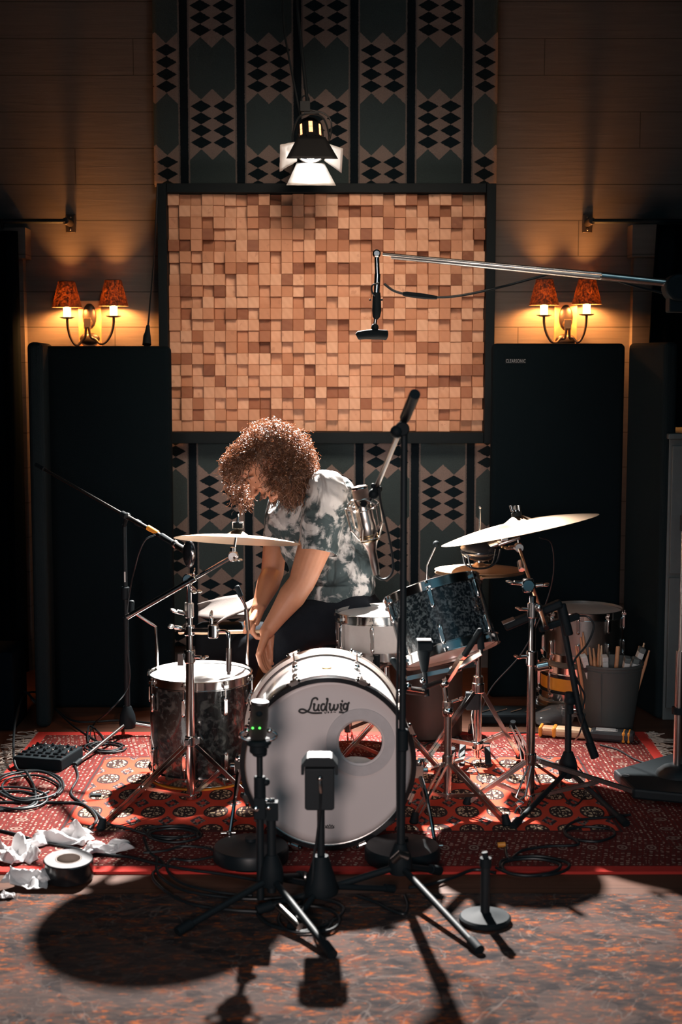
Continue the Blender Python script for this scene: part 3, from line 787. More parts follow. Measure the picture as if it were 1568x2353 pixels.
MB().tube(catmull([hb + side * .062, hb + side * .066 + V(0, 0, .05), hb + side * .045 + V(0, 0, .11), hb + V(0, 0, .125), hb - side * .045 + V(0, 0, .11), hb - side * .066 + V(0, 0, .05), hb - side * .062], 6), .0035, 8).build('yoke', M['blackmetal'], t)
split(MB().sph(hb - side * .07, (.012, .012, .012)).sph(hb + side * .07, (.009,) * 3), 'yoke_knob', M['blackmetal'], t)
MB().bar(hb + V(-.025, 0, .128), hb + V(.03, 0, .128), .02, .008).box(hb + V(-.02, 0, .15), (.035, .03, .035)).ring(hb + V(-.02, 0, .175), (0, 1, 0), .014, .003, 24, 8).build('hanging_clamp', M['blackmetal'], t)
top = hb + V(-.01, 0, .14)
MB().tube(catmull([hb - aim * .1, hb + V(.06, -.02, .02), hb + V(.075, 0, .09), hb + V(.05, 0, .125), top], 6), .003, 8).build('lead', M['cable'], t)
MB().tube([top, P(688, 60, 6.27), P(680, -160, 6.3)], .006, 8).build('support_line', M['blackmetal'], t)
t.scale = (1.18, 1.18, 1.18)
tag(recenter(MB().tube(catmull([hb + V(-.045, 0, .13), P(664, 130, 6.28), P(651, 40, 6.3), P(649, -150, 6.3)], 6), .0045, 8).build('lighting_cable', M['cable'])), 'thin black cable hanging down to the stage light', 'cable')
# ------------------------------------------------------------------ drums
def drum(name, label, cat, c, up, r, depth, shell, tophead, bothead, nlug, group=None, lugstyle='split', hoopmat='chrome', rot=0.0, hooph=.032, hoopover=.008, full=True, tophoop=None):
    """c = centre of bottom of shell, up = axis; everything world-space"""
    up = Vector(up).normalized(); c = Vector(c); u, v, w = basis(up)
    t = thing(name, label, cat, c, group); th = .006
    MB().lathe([(r, 0), (r, depth), (r - th, depth), (r - th, 0)], c, up, 64, closed_prof=True).build('shell', M[shell], t)
    for (h, sgn, hm) in ((depth, 1, tophead), (0, -1, bothead)):
        if hm:
            MB().lathe([(0, h + sgn * .003), (r - .01, h + sgn * .003), (r - .002, h + sgn * .001), (r + .002, h - sgn * .006), (r - .004, h - sgn * .006), (r - .012, h + sgn * .0015), (0, h + sgn * .0015)], c, up, 64).build('drumhead', M[hm], t)
        a, b = h + sgn * (hoopover + .004), h + sgn * (hoopover + .004 - hooph)
        R0 = r + .003; hp = [(R0, b), (R0 + .007, b), (R0 + .007, b + sgn * .002), (R0 + .002, b + sgn * .003), (R0 + .002, a - sgn * .002), (R0 + .005, a - sgn * .001), (R0 + .004, a), (R0 - .001, a)]
        MB().lathe(hp, c, up, 64, closed_prof=True).build('hoop', M[hoopmat], t)
    for k in range(nlug):
        a = rot + 2 * math.pi * (k + .5) / nlug; d = u * math.cos(a) + v * math.sin(a); tg = w.cross(d)
        ax = (d, tg, w)
        m2 = max(.04, depth * .22); deep = depth > .16; L = .05 if deep else depth * .55; lgs = []
        for hh in ((depth - m2, m2) if deep else (depth / 2,)):
            q = c + d * (r + .008) + w * hh
            lgs.append(MB().box(q, (.012, .014, L), ax).sph(q + w * L / 2, (.0075, .0085, .009), ax, 10).sph(q - w * L / 2, (.0075, .0085, .009), ax, 10).build('lug', M['chrome'], t, bevel=.002))
        for i, (hh, sg) in enumerate(((depth, 1), (0, -1))):
            q = c + d * (r + .011) + w * (hh + sg * .004); far = c + d * (r + .011) + w * ((depth - m2) if sg > 0 else m2)
            MB().rod(far, q, .0027, n=8).box(q - w * sg * .010, (.013, .017, .010), ax).cyl(q - w * sg * .006, q + w * sg * .006, .005, 8).build('tension_rod', M['chrome'], lgs[i if deep else 0])
    return t

# floor tom, upside down: legs point up
ft = G(463, 1782); ftY = ft.y
FT = drum('floor_tom', 'black pearl floor tom standing upside down with its legs in the air', 'drum', (ft.x, ft.y, RZ + .022), (0, 0, 1), .178, .345, 'pearl', 'whitehead', 'clearhead', 8, rot=.18)
ftc = V(ft.x, ft.y, 0)
# three L-bent legs in brackets, feet up
legs = [[(362, 1600), (362, 1525), (358, 1440), (330, 1422), (303, 1404)], [(570, 1600, .12), (569, 1520), (570, 1450), (566, 1400), (553, 1368)]]
for i, lp in enumerate(legs):
    yy = ftY + (.07 if i == 0 else .11)
    pts = [P(a[0], a[1], yy) for a in lp]
    o = MB().tube(catmull([pts[0], pts[1], pts[2]], 3) + catmull(pts[2:], 5)[1:], .0052, 10).build('leg', M['chrome'], FT)
    e = pts[-1]; d = (pts[-1] - pts[-2]).normalized() if i == 1 else V(0, 0, 1)
    MB().cyl(e - d * .004, e + d * .034, .0095, 16).sph(e + d * .035, (.0095, .0095, .004), basis(d), 12).build('rubber_foot', M['rubber'], o)
    if i == 1: MB().tube([pts[2] + V(0, 0, .004), pts[3]], .0085, 12).build('leg_sleeve', M['chrome'], o)
    q = P(lp[0][0] + (8 if i == 0 else -6), 1575, yy)
    MB().box(q + V(0, 0, -.03), (.02, .02, .05)).cyl(q + V(-.02, 0, -.03), q + V(.02, 0, -.03), .007, 12).build('leg_bracket', M['chrome'], FT, bevel=.002)
MB().lathe([(.183, 0), (.183, .006), (.17, .006), (.17, 0)], (ft.x, ft.y, RZ), n=48, closed_prof=True).build('bottom_hoop_trim', M['orange'], FT)
# patch of tape on the head
# kick drum -----------------------------------------------------------
kf = G(755, 1952); KY = kf.y + .0; KC = V(P(755, 1754, KY).x, KY, P(755, 1754, KY).z); KD = .40
ku = V(-.035, 1, -.0).normalized()   # axis pointing to the back
KR = .248
K = thing('bass_drum', 'white bass drum with a ported front head and dark script logo', 'drum', (KC.x, KY + .2, RZ))
ua, va, wa = V(0, 1, 0).cross(ku), None, ku
kx = ku.cross(V(0, 0, 1)).normalized(); kx = -kx if kx.x < 0 else kx; kz = V(0, 0, 1)
MB().lathe([(KR, .01), (KR, KD), (KR - .008, KD), (KR - .008, .01)], KC, ku, 96, closed_prof=True).build('shell', M['whiteshell'], K)
for h in (0, KD):
    o = MB().lathe([(KR + .004, h - .012), (KR + .017, h - .012), (KR + .018, h + .002), (KR + .017, h + .028), (KR + .004, h + .028)], KC, ku, 96, closed_prof=True).build('hoop', M['blackgloss' if h == 0 else 'nickel'], K)
    MB().ring(KC + ku * (h - .001 if h == 0 else h + .005), ku, KR + .004, .0035, 96, 8).build('hoop_inlay', M['chrome2'], o)
# ported head built as a disc with a hole
hp = P(829, 1707, KY) - KC; hc = V(hp.dot(kx), hp.z, 0); hr = .0725
mb = MB(); n = 96
def kp(x, z, d=0.0): return KC + kx * x + kz * z + ku * d
ro = [(KR + .003) * V(math.cos(2 * math.pi * k / n), math.sin(2 * math.pi * k / n), 0) for k in range(n)]
inn = [hc + hr * .9 * V(math.cos(2 * math.pi * k / n), math.sin(2 * math.pi * k / n), 0) for k in range(n)]
m_ = 12
for j in range(m_ + 1):
    for k in range(n):
        q = ro[k].lerp(inn[k], j / m_); mb.v.append(kp(q.x, q.y, .004))
for j in range(m_):
    for k in range(n): l = (k + 1) % n; mb.f.append((j * n + k, j * n + l, (j + 1) * n + l, (j + 1) * n + k))
fh = mb.build('front_head', M['kickhead'], K)
s = fh.modifiers.new('thick', 'SOLIDIFY'); s.thickness = .0008
MB().lathe([(hr + .0, -.0015), (hr + .031, -.0012), (hr + .031, .003), (hr, .003)], kp(hc.x, hc.y, .0), ku, 64, closed_prof=True).build('port_ring', simple('frosted_port_ring', (.50, .46, .46), .45), fh)
# script logo
S = 1 / 4.525
def lg(x, y):
    px, py = 540 + x * S, 1580 + y * S; q = P(px, py, KY) - KC; return KC + kx * (q.dot(kx)) + kz * q.z - ku * .0018 + ku * .004
def stroke(mb, pts, w): mb.ribbon(catmull([lg(*p) for p in pts], 5), w * S * KPX, -ku, .0006)
KPX = (P(101, 1754, KY) - P(100, 1754, KY)).x
mb = MB()
stroke(mb, [(862, 132), (852, 112), (832, 108), (808, 124), (796, 160), (786, 200), (770, 232), (744, 252), (712, 262), (684, 258), (668, 244), (680, 228), (706, 224), (736, 236), (768, 254), (806, 264), (850, 266), (908, 264)], 20)
stroke(mb, [(812, 176), (830, 172), (822, 205), (826, 234), (844, 238), (862, 222), (874, 172)], 21); stroke(mb, [(874, 172), (866, 215), (872, 238), (884, 236)], 21)
stroke(mb, [(938, 178), (914, 172), (898, 196), (900, 228), (918, 240), (936, 222), (944, 190)], 21); stroke(mb, [(948, 122), (966, 122), (952, 190), (950, 236), (962, 236)], 21)
stroke(mb, [(976, 176), (992, 172), (986, 210), (994, 236), (1012, 234), (1028, 206), (1034, 174)], 21); stroke(mb, [(1034, 174), (1030, 212), (1040, 236), (1058, 228), (1072, 200), (1070, 172)], 21)
stroke(mb, [(1092, 178), (1110, 174), (1102, 210), (1106, 238), (1120, 234)], 21); stroke(mb, [(1110, 136), (1118, 146), (1112, 152)], 21)
stroke(mb, [(1168, 176), (1146, 170), (1130, 192), (1132, 220), (1148, 230), (1164, 214), (1176, 180)], 21); stroke(mb, [(1196, 160), (1182, 166), (1174, 200), (1168, 240), (1150, 262), (1120, 262), (1082, 258)], 21)
for q in ([(938, 252), (934, 264), (946, 268), (954, 252)], [(978, 252), (966, 256), (978, 262), (966, 267)], [(996, 267), (1006, 252), (1010, 267)], [(1024, 258), (1034, 256), (1044, 260), (1052, 254)]): stroke(mb, q, 8)
mb.build('logo_lettering', M['ink'], fh)
mb = MB(); stroke(mb, [(946, 1452), (950, 1460), (1024, 1462), (1030, 1452)], 10); stroke(mb, [(940, 1436), (952, 1452), (962, 1430), (974, 1450), (988, 1426), (1000, 1450), (1012, 1430), (1022, 1450), (1034, 1438)], 7)
mb.build('crown_mark', M['ink'], fh)
for k in range(8):
    a = 2 * math.pi * (k + .5) / 8; d = kx * math.cos(a) + kz * math.sin(a); tg = ku.cross(d); ax = (d, tg, ku)
    for h, hl, s in ((0, .115, 1), (KD, KD - .115, -1)):
        l = MB().box(KC + d * (KR + .008) + ku * hl, (.014, .018, .05), ax).sph(KC + d * (KR + .01) + ku * (hl + .026), (.008, .009, .008), ax, 10).sph(KC + d * (KR + .01) + ku * (hl - .026), (.008, .009, .008), ax, 10).build('lug', M['chrome'], K, bevel=.002)
        mb = MB().rod(KC + d * (KR + .012) + ku * (h + s * .10), KC + d * (KR + .024) + ku * (h - s * .012), .003, n=8)
        mb.box(KC + d * (KR + .020) + ku * (h + s * (.004 if s > 0 else -.014)), (.012, .022, .034), ax)
        q = KC + d * (KR + .024) + ku * (h - s * .016); mb.bar(q - tg * .017, q + tg * .017, .007, .007)
        mb.sph(q - tg * .018, .006, n=8).sph(q + tg * .018, .006, n=8)
        mb.build('claw_and_rod', M['chrome'], l)
for (sx, pts) in ((-1, [P(551, 1760, KY + .15), P(541, 1830, KY + .06), P(527, 1925, KY + .01)]), (1, [P(962, 1770, KY + .12), P(985, 1850, KY + .05), P(1003, 1955, KY - .0)])):
    o = MB().tube(catmull(pts, 4), [.008] * 4 + [.006] * 5, 10).build('spur', M['chrome'], K)
    MB().box(pts[0], (.03, .04, .04)).cyl(pts[0] + V(-.03, 0, 0), pts[0] + V(.03, 0, 0), .01, 12).sph(pts[0] + V(0, -.02, .03), .012, n=10).build('spur_bracket', M['chrome'], o, bevel=.003)
    e = pts[-1]; MB().cyl(e, e + V(0, 0, .02), .009, 12).rod(e + V(-.025, 0, .014), e + V(.02, 0, .016), .004).build('spur_tip', M['chrome'], o)
MB().cyl(KC + kz * (KR + .001) + ku * .2, KC + kz * (KR + .004) + ku * .2, .016, 20).build('air_vent_badge', M['brass'], K)
# pillow in the kick
mb = MB().sph(V(P(829, 1760, KY + .12).x, KY + .14, KC.z - KR + .114), (.13, .10, .108), n=40)
for i, q in enumerate(mb.v):
    d = noise.noise(V(*q) * 14) * .02; mb.v[i] = (q[0], q[1], q[2] + d)
tag(recenter(mb.build('pillow', M['pillow'], smooth=80)), 'crumpled white pillow inside the bass drum, seen through the port hole', 'pillow')
# round black weights in front of the kick feet
for px, py, lab in ((577, 1975, 'round black base disc under the left front of the bass drum'), (925, 1975, 'round black base disc under the right front of the bass drum')):
    g = G(px, py); t = thing('weight_disc', lab, 'weight', (g.x, g.y - .0, RZ))
    r = .112
    MB().lathe([(0, 0), (r * .96, 0), (r, .006), (r, .036), (r * .96, .044), (r * .5, .05), (r * .2, .058), (0, .06)], (g.x, g.y, RZ), n=64).build('disc', M['pad'], t)
    MB().lathe([(.018, 0), (.018, .012), (0, .012)], (g.x, g.y, RZ + .055), n=20).build('centre_boss', M['blackmetal'], t)

# rack tom --------------------------------------------------------------
up = V(-.27, .33, .92).normalized(); tc = P(1036, 1500, 4.62) ; TD = .217
RT = drum('rack_tom', 'black pearl rack tom tilted back in a stand basket', 'drum', tc, up, .160, TD, 'pearl2', 'whitehead', 'clearhead', 6, rot=.35)
# snare -----------------------------------------------------------------
sn = P(888, 1494, 5.02)
SN = drum('snare_drum', 'pale grey snare drum behind the tilted black tom', 'drum', sn, V(-.03, .03, 1), .172, .135, 'greywhite', 'whitehead', 'clearhead', 8, rot=.1)
q = P(880, 1458, 4.95); MB().box(P(822, 1452, 5.03), (.02, .02, .06)).cyl(P(815, 1462, 5.0), P(828, 1462, 5.0), .012, 12).build('strainer', M['chrome'], SN, bevel=.003)
# chrome snare, dark drum, orange snare stacked at right ------------------
g = G(1338, 1640); Yb = 5.90
def at(px, py): return P(px, py, Yb)
zf = RZ
x_ = at(1340, 1500).x
Ds = thing
lowr = drum('floor_drum', 'dark drum at the bottom of the stack by the grey bin', 'drum', (x_ - .03, Yb, RZ + .02), (0, 0, 1), .158, at(1300, 1600).z - RZ - .03, 'pearl', 'clearhead', 'clearhead', 6, full=False)
z1_ = at(1300, 1600).z + .006
org = drum('snare_drum', 'orange snare drum with black edges in the stack by the bin', 'drum', (x_ - .01, Yb, z1_ + .015), (0, 0, 1), .165, .12, 'orange', 'clearhead', 'clearhead', 8, rot=.2)
MB().lathe([(.166, 0), (.1672, .0), (.1672, .026), (.166, .026)], (x_ - .01, Yb, z1_ + .02), n=64, closed_prof=True).lathe([(.166, 0), (.1672, .0), (.1672, .03), (.166, .03)], (x_ - .01, Yb, z1_ + .098), n=64, closed_prof=True).build('shell_edge_fade', M['blackgloss'], org)
z2_ = z1_ + .165
top = at(1340, 1392).z
sn2 = drum('snare_drum', 'polished steel snare drum on top of the stack by the bin', 'drum', (x_ + .0, Yb, z2_ + .012), V(0, 0, 1), .160, max(.12, top - z2_ - .03), 'silver', 'tapehead', 'clearhead', 8, rot=.1) if False else None
M['greyhead'] = simple('grey_worn_drumhead', (.42, .38, .35), .55)
sn2 = drum('snare_drum', 'polished steel snare drum on top of the stack by the bin', 'drum', (x_, Yb, z2_ + .012), V(0, -.0, 1), .160, max(.12, top - z2_ - .03), 'silver', 'greyhead', 'clearhead', 8, rot=.1)

# brown wood-grain drum behind
wd = P(985, 1592, 5.5)
t = thing('wooden_drum', 'low brown wood-grain drum shell behind the bass drum', 'drum', (wd.x, 5.5, RZ))
wh = P(985, 1530, 5.35).z
MB().lathe([(.135, 0), (.145, .01), (.145, wh), (.135, wh + .006), (0, wh + .006)], (wd.x - .01, 5.52, RZ), n=64).build('shell', M['brownwood'], t)
MB().ring((wd.x - .01, 5.52, wh), (0, 0, 1), .148, .006, 64, 8).build('hoop', M['brownwood'], t)

# ------------------------------------------------------------------ cymbals
def cymbal(label, c, nrm, r, group=None, bow=.018, bell=.020, flip=False, name='cymbal'):
    n = Vector(nrm).normalized(); br = r * .21
    prof = [(.006, bell + bow)]
    for k in range(1, 7): a = k / 6; prof.append((br * a, bow + bell * (math.cos(a * math.pi) * .5 + .5) ** .8))
    for k in range(1, 11): a = k / 10; prof.append((br + (r - br) * a, bow * (1 - a ** 1.7)))
    t = .0011; bot = [(x, z - t) for x, z in reversed(prof)]
    mb = MB().lathe(prof + bot, (0, 0, 0), (0, 0, 1), 96, closed_prof=True)
    o = mb.build(name, M['cymbal'], smooth=50)
    o.rotation_mode = 'QUATERNION'; o.rotation_quaternion = V(0, 0, 1 if not flip else -1).rotation_difference(n) if not flip else V(0, 0, -1).rotation_difference(n)
    o.location = c
    return tag(o, label, 'cymbal', group)
CR = P(545, 1243, 4.6); crn = V(.05, .19, .98).normalized()
cymbal('bronze crash cymbal, nearly edge-on, over the floor tom', CR, crn, .2055, bow=.018, bell=.02)
RD = P(1195, 1218, 5.0); rdn = V(-.205, .085, .975).normalized()
cymbal('large bronze ride cymbal tilted down to the left', RD, rdn, .283, bow=.030, bell=.024)
HH = P(1102, 1312, 5.1); hn = V(.0, .03, 1)
cymbal('upper bronze hi-hat cymbal', HH + V(0, 0, .006), hn, .162, bow=.013, bell=.016)
o = cymbal('lower bronze hi-hat cymbal facing up beneath its partner', HH - V(0, 0, .006), V(.0, .03, 1), .162, bow=.013, bell=.016); o.rotation_quaternion = V(0, 0, -1).rotation_difference(hn); 
# ------------------------------------------------------------------ stands
def boss(mb, c, r=.017, h=.04, ax=(0, 0, 1)):
    a = Vector(ax).normalized(); mb.cyl(Vector(c) - a * h / 2, Vector(c) + a * h / 2, r, 20)
def wing(mb, c, d, s=1.0):
    c = Vector(c); d = Vector(d).normalized(); u, v, w = basis(d)
    mb.rod(c, c + d * .018 * s, .005 * s); mb.sph(c + d * .026 * s + u * .010 * s, (.010 * s, .0035 * s, .008 * s), (u, v, w), 10); mb.sph(c + d * .026 * s - u * .010 * s, (.010 * s, .0035 * s, .008 * s), (u, v, w), 10)
def legs_double(t, base, hub, feet, low, mat='chrome', footmat='rubber'):
    """braced double legs: strut from hub to foot, brace from low collar to mid strut"""
    for f in feet:
        f = Vector(f); h = Vector(hub); d = (f - h); sd = d.cross(V(0, 0, 1)).normalized() * .009
        q = h + d * .07
        mb = MB(); mb.bar(q + sd, f + sd + V(0, 0, .012), .0035, .014).bar(q - sd, f - sd + V(0, 0, .012), .0035, .014)
        o = mb.build('leg', M[mat], t, smooth=0, bevel=.001)
        mid = h.lerp(f, .55); lo = Vector(low)
        MB().bar(lo + sd * .8, mid + sd * .8, .003, .011).bar(lo - sd * .8, mid - sd * .8, .003, .011).build('brace', M[mat], o, smooth=0)
        MB().tube([f + V(0, 0, .034), f + V(0, 0, .010) + d.normalized() * .012], [.011, .015], 12).sph(f + V(0, 0, .013) + d.normalized() * .012, (.015, .015, .012), n=12).build('rubber_foot', M[footmat], o)
def mic_tripod(t, base, hubz, feet, mat='blackmetal', leg=.0085, hubtop=.075, inner='chrome2', chrome_part=False):
    b = Vector(base); h = V(b.x, b.y, hubz)
    MB().lathe([(.016, 0), (.03, .0), (.034, .02), (.030, .05), (.016, .085), (.0, .085)], h - V(0, 0, .02), n=24).build('hub', M['rubber'], t)
    for f in feet:
        f = Vector(f); d = (f - h).normalized(); st = h + d * .02
        o = MB().tube([st, f + V(0, 0, leg)], leg, 12).build('leg', M[inner if chrome_part else mat], t)
        MB().tube([f - d * .045 + V(0, 0, leg), f + V(0, 0, leg)], leg * 1.45, 12).build('rubber_foot', M['rubber'], o)

# left cymbal stand ------------------------------------------------------
b = G(440, 1838); Yc = b.y
t = thing('cymbal_stand', 'chrome boom stand in front of the floor tom holding the crash cymbal', 'cymbal stand', (b.x, b.y, RZ))
pt = lambda x, y, dy=0: P(x, y, Yc + dy)
z_ = lambda y: P(440, y, Yc).z
bx = b.x
MB().rod((bx, Yc, RZ + .012), (bx, Yc, z_(1505)), .0143, n=20).build('lower_tube', M['chrome'], t)
MB().rod((bx, Yc, z_(1510)), (bx, Yc, z_(1395)), .0115, n=20).build('middle_tube', M['chrome'], t)
MB().rod((bx, Yc, z_(1400)), (bx, Yc, z_(1325)), .009, n=16).build('upper_tube', M['chrome'], t)
mb = MB(); boss(mb, (bx, Yc, z_(1508)), .019, .045); wing(mb, (bx + .018, Yc - .01, z_(1508)), (1, -.3, 0), 1.3); mb.box((bx - .03, Yc, z_(1515)), (.02, .02, .04)); mb.build('height_clamp', M['chrome'], t, bevel=.001)
mb = MB(); boss(mb, (bx, Yc, z_(1402)), .016, .05); wing(mb, (bx - .015, Yc - .01, z_(1408)), (-1, -.3, .3), 1.4); mb.build('height_clamp', M['chrome2'], t)
mb = MB(); boss(mb, (bx, Yc, z_(1330)), .013, .03); boss(mb, (bx, Yc - .014, z_(1330)), .020, .022, (0, 1, 0)); wing(mb, (bx + .01, Yc - .025, z_(1345)), (.6, -.6, -.4), 1.2); mb.build('boom_tilter', M['chrome'], t)
e0, e1 = P(292, 1418, Yc - .02), P(536, 1278, 4.6 + .0)
mid = e0.lerp(e1, .62)
o = MB().rod(e0, mid, .0088, n=16).rod(mid, e1, .0062, n=16).build('boom_arm', M['chrome'], t)
MB().rod(e0, e0.lerp(e1, .03), .0094, n=16).build('boom_end_cap', M['chrome2'], o)
mb = MB(); wing(mb, mid, (.2, -.3, 1), 1.1); mb.cyl(mid - (e1 - e0).normalized() * .012, mid + (e1 - e0).normalized() * .012, .011, 16); mb.build('boom_clamp', M['chrome'], o)
mb = MB().cyl(e1 + V(-.0, -.016, 0), e1 + V(0, .016, 0), .017, 20).sph(e1, .014).rod(e1, CR + crn * .06, .0042, n=10); mb.cyl(e1 + V(0, 0, .012), e1 + V(.0, 0, .03), .009, 14)
wing(mb, e1 + V(.005, -.016, -.003), (.5, -1, -.2), 1.0); mb.build('cymbal_tilter', M['chrome2'], t)
mb = MB().cyl(CR + crn * .040, CR + crn * .060, .0165, 20); o = mb.build('felt_washer', M['rubber'], t)
mb = MB(); wing(mb, CR + crn * .060, crn, 1.1); mb.box(CR + crn * .062, (.034, .006, .003)).box(CR + crn * .052 + V(.017, 0, 0), (.002, .006, .022)).box(CR + crn * .052 - V(.017, 0, 0), (.002, .006, .022)); mb.build('wing_nut', M['chrome'], t)
hub = V(bx, Yc, z_(1702)); low = V(bx, Yc, z_(1838) + .012)
mb = MB(); boss(mb, hub, .019, .035); boss(mb, low, .018, .02)
for a in (0, 2.1, 4.2): mb.box(hub + V(math.cos(a) * .022, math.sin(a) * .022, 0), (.016, .02, .02))
split(mb, 'leg_collar', M['chrome'], t, bevel=.001)
legs_double(t, b, hub, [G(238, 1905), G(520, 1838) + V(.06, .05, 0), G(560, 1760) + V(0, .25, 0)], low)
# accessory clamp with L-rod
a0 = P(425, 1449, Yc - .02); a1 = P(480, 1449, Yc - .02)
mb = MB().bar(P(410, 1448, Yc), P(505, 1448, Yc - .03), .012, .014); boss(mb, (bx, Yc, z_(1448)), .018, .035); boss(mb, P(490, 1450, Yc - .03), .018, .045); wing(mb, P(486, 1436, Yc - .03), (0, 0, 1), 1.4); wing(mb, P(418, 1444, Yc - .01), (-1, 0, .2), 1.4)
mb.build('multi_clamp', M['chrome'], t, bevel=.001)
lr = MB().tube(catmull([P(500, 1450, Yc - .03), P(515, 1450, Yc - .04), P(523, 1453, Yc - .045), P(526, 1466, Yc - .05), P(526, 1550, Yc - .05)], 5), .0065, 12).build('l_rod', M['chrome'], t)
MB().tube([P(526, 1490, Yc - .05), P(526, 1543, Yc - .05)], .0090, 12).build('memory_sleeve', M['chrome2'], lr)

# right cymbal stand -----------------------------------------------------
b = G(1218, 1850); Yr = b.y; zr_ = lambda y: P(1218, y, Yr).z; bx = b.x
t = thing('cymbal_stand', 'tall chrome boom stand at the right holding the ride cymbal', 'cymbal stand', (b.x, b.y, RZ))
MB().rod((bx, Yr, RZ + .0), (bx, Yr, zr_(1520)), .0148, n=20).build('lower_tube', M['chrome'], t)
MB().rod((bx, Yr, zr_(1525)), (bx, Yr, zr_(1370)), .0115, n=20).build('middle_tube', M['chrome'], t)
mb = MB(); boss(mb, (bx, Yr, zr_(1512)), .019, .05); wing(mb, (bx - .015, Yr, zr_(1508)), (-1, -.2, 0), 1.3); boss(mb, (bx + .035, Yr, zr_(1530)), .016, .04, (1, 0, .2)); split(mb, 'height_clamp', M['chrome'], t)
mb = MB(); boss(mb, (bx, Yr, zr_(1402)), .017, .05); wing(mb, (bx - .015, Yr, zr_(1400)), (-1, -.2, .1), 1.2); mb.sph((bx + .018, Yr - .01, zr_(1395)), .014, n=12); mb.build('height_clamp', M['chrome2'], t)
mb = MB(); boss(mb, P(1214, 1345, Yr), .018, .045); boss(mb, P(1214, 1345, Yr - .018), .021, .022, (0, 1, 0)); wing(mb, P(1200, 1340, Yr), (-1, -.2, .1), 1.5); wing(mb, P(1232, 1345, Yr), (1, -.2, .1), 1.3); mb.build('boom_tilter', M['chrome'], t)
e0, e1 = P(1256, 1443, Yr - .03), P(1193, 1258, 5.0)
md = e0.lerp(e1, .55)
o = MB().rod(e0, md, .0088, n=16).rod(md, e1, .0065, n=16).build('boom_arm', M['chrome'], t)
mb = MB().cyl(e1 + V(0, -.016, 0), e1 + V(0, .016, 0), .017, 20); mb.sph(e1, .015).cyl(P(1196, 1290, 4.96), P(1200, 1310, 4.93), .012, 14); wing(mb, e1 + V(-.01, 0, .0), (-1, -.3, 0), 1.5); mb.rod(e1, RD + rdn * .088, .0042, n=10); mb.build('cymbal_tilter', M['chrome2'], t)
MB().cyl(RD + rdn * .042, RD + rdn * .066, .0185, 20).build('felt_washer', M['rubber'], t)
mb = MB().cyl(RD + rdn * .066, RD + rdn * .074, .012, 14); 
for s in (-1, 1): mb.cyl(RD + rdn * .068 + V(s * .012, 0, 0), RD + rdn * .090 + V(s * .014, 0, 0), .0065, 12)
mb.build('wing_nut', M['chrome'], t)
hub = V(bx, Yr, zr_(1742)); low = V(bx, Yr, zr_(1840) + .012)
mb = MB(); boss(mb, hub, .02, .035); boss(mb, low, .019, .02); split(mb, 'leg_collar', M['chrome'], t)
legs_double(t, b, hub, [G(1080, 1848) + V(0, .0, 0), G(1500, 1840), G(1190, 1700) + V(0, .15, 0)], low, 'blackmetal' if False else 'chrome2')
MB().box(P(1352, 1812, 4.75), (.03, .02, .03)).build('leg_joint', M['chrome'], t, bevel=.003)

# hi-hat stand -------------------------------------------------------------
b = G(1100, 1790); Yh = HH.y; bx = HH.x; zh = lambda y: P(1100, y, Yh).z
t = thing('hi_hat_stand', 'chrome hi-hat stand with splayed legs and a footboard', 'hi-hat stand', (bx, Yh, RZ))
MB().rod((bx, Yh, zh(1740)), (bx, Yh, zh(1560)), .0145, n=20).build('lower_tube', M['chrome'], t)
MB().rod((bx, Yh, zh(1565)), (bx, Yh, zh(1325)), .0105, n=20).build('upper_tube', M['chrome'], t)
MB().rod((bx, Yh, zh(1330)), (bx, Yh, zh(1166)), .0035, n=10).sph((bx, Yh, zh(1166)), .0055, n=10).build('pull_rod', M['chrome'], t)
mb = MB(); boss(mb, (bx, Yh, zh(1288)), .011, .03); wing(mb, (bx + .01, Yh - .005, zh(1288)), (1, -.2, .3), 1.1); boss(mb, (bx, Yh, zh(1565)), .019, .04); split(mb, 'clutch', M['chrome'], t)
hub = V(bx, Yh, zh(1580)); low = V(bx, Yh, zh(1712))
feet = [G(968, 1770), G(1195, 1748), G(1085, 1690)]
for f in feet:
    d = f - hub; sd = d.cross(V(0, 0, 1)).normalized() * .010; k1 = hub.lerp(f, .12) + V(0, 0, .012)
    mb = MB().bar(hub + sd, k1 + sd, .0035, .014).bar(hub - sd, k1 - sd, .0035, .014).bar(k1 + sd, f + sd + V(0, 0, .012), .0035, .014).bar(k1 - sd, f - sd + V(0, 0, .012), .0035, .014)
    o = mb.build('leg', M['chrome'], t, smooth=0)
    m2 = hub.lerp(f, .62); MB().bar(low + sd, m2 + sd, .003, .012).bar(low - sd, m2 - sd, .003, .012).build('brace', M['chrome2'], o, smooth=0)
    MB().tube([f + V(0, 0, .045), f + V(0, 0, .010)], [.012, .016], 12).build('rubber_foot', M['rubber'], o)
mb = MB(); boss(mb, hub, .024, .04); boss(mb, low, .026, .03); mb.box(low - V(0, 0, .0), (.09, .03, .018)); split(mb, 'leg_collar', M['chrome'], t, bevel=.002)
mb = MB().bar((bx - .055, Yh - .0, zh(1712)), (bx - .065, Yh - .10, RZ + .02), .022, .012).bar((bx + .035, Yh, zh(1712)), (bx + .03, Yh - .10, RZ + .02), .022, .012); mb.bar((bx - .02, Yh, zh(1590)), (bx - .02, Yh, zh(1630)), .05, .03)
split(mb, 'pedal_frame', M['blackmetal'], t, bevel=.003)
MB().poly([P(1000, 1760, Yh - .05), P(1070, 1742, Yh - .1), P(1066, 1750, Yh - .25), P(990, 1772, Yh - .2)], (0, 0, 1), .008).build('footboard', M['chrome2'], t, smooth=0)
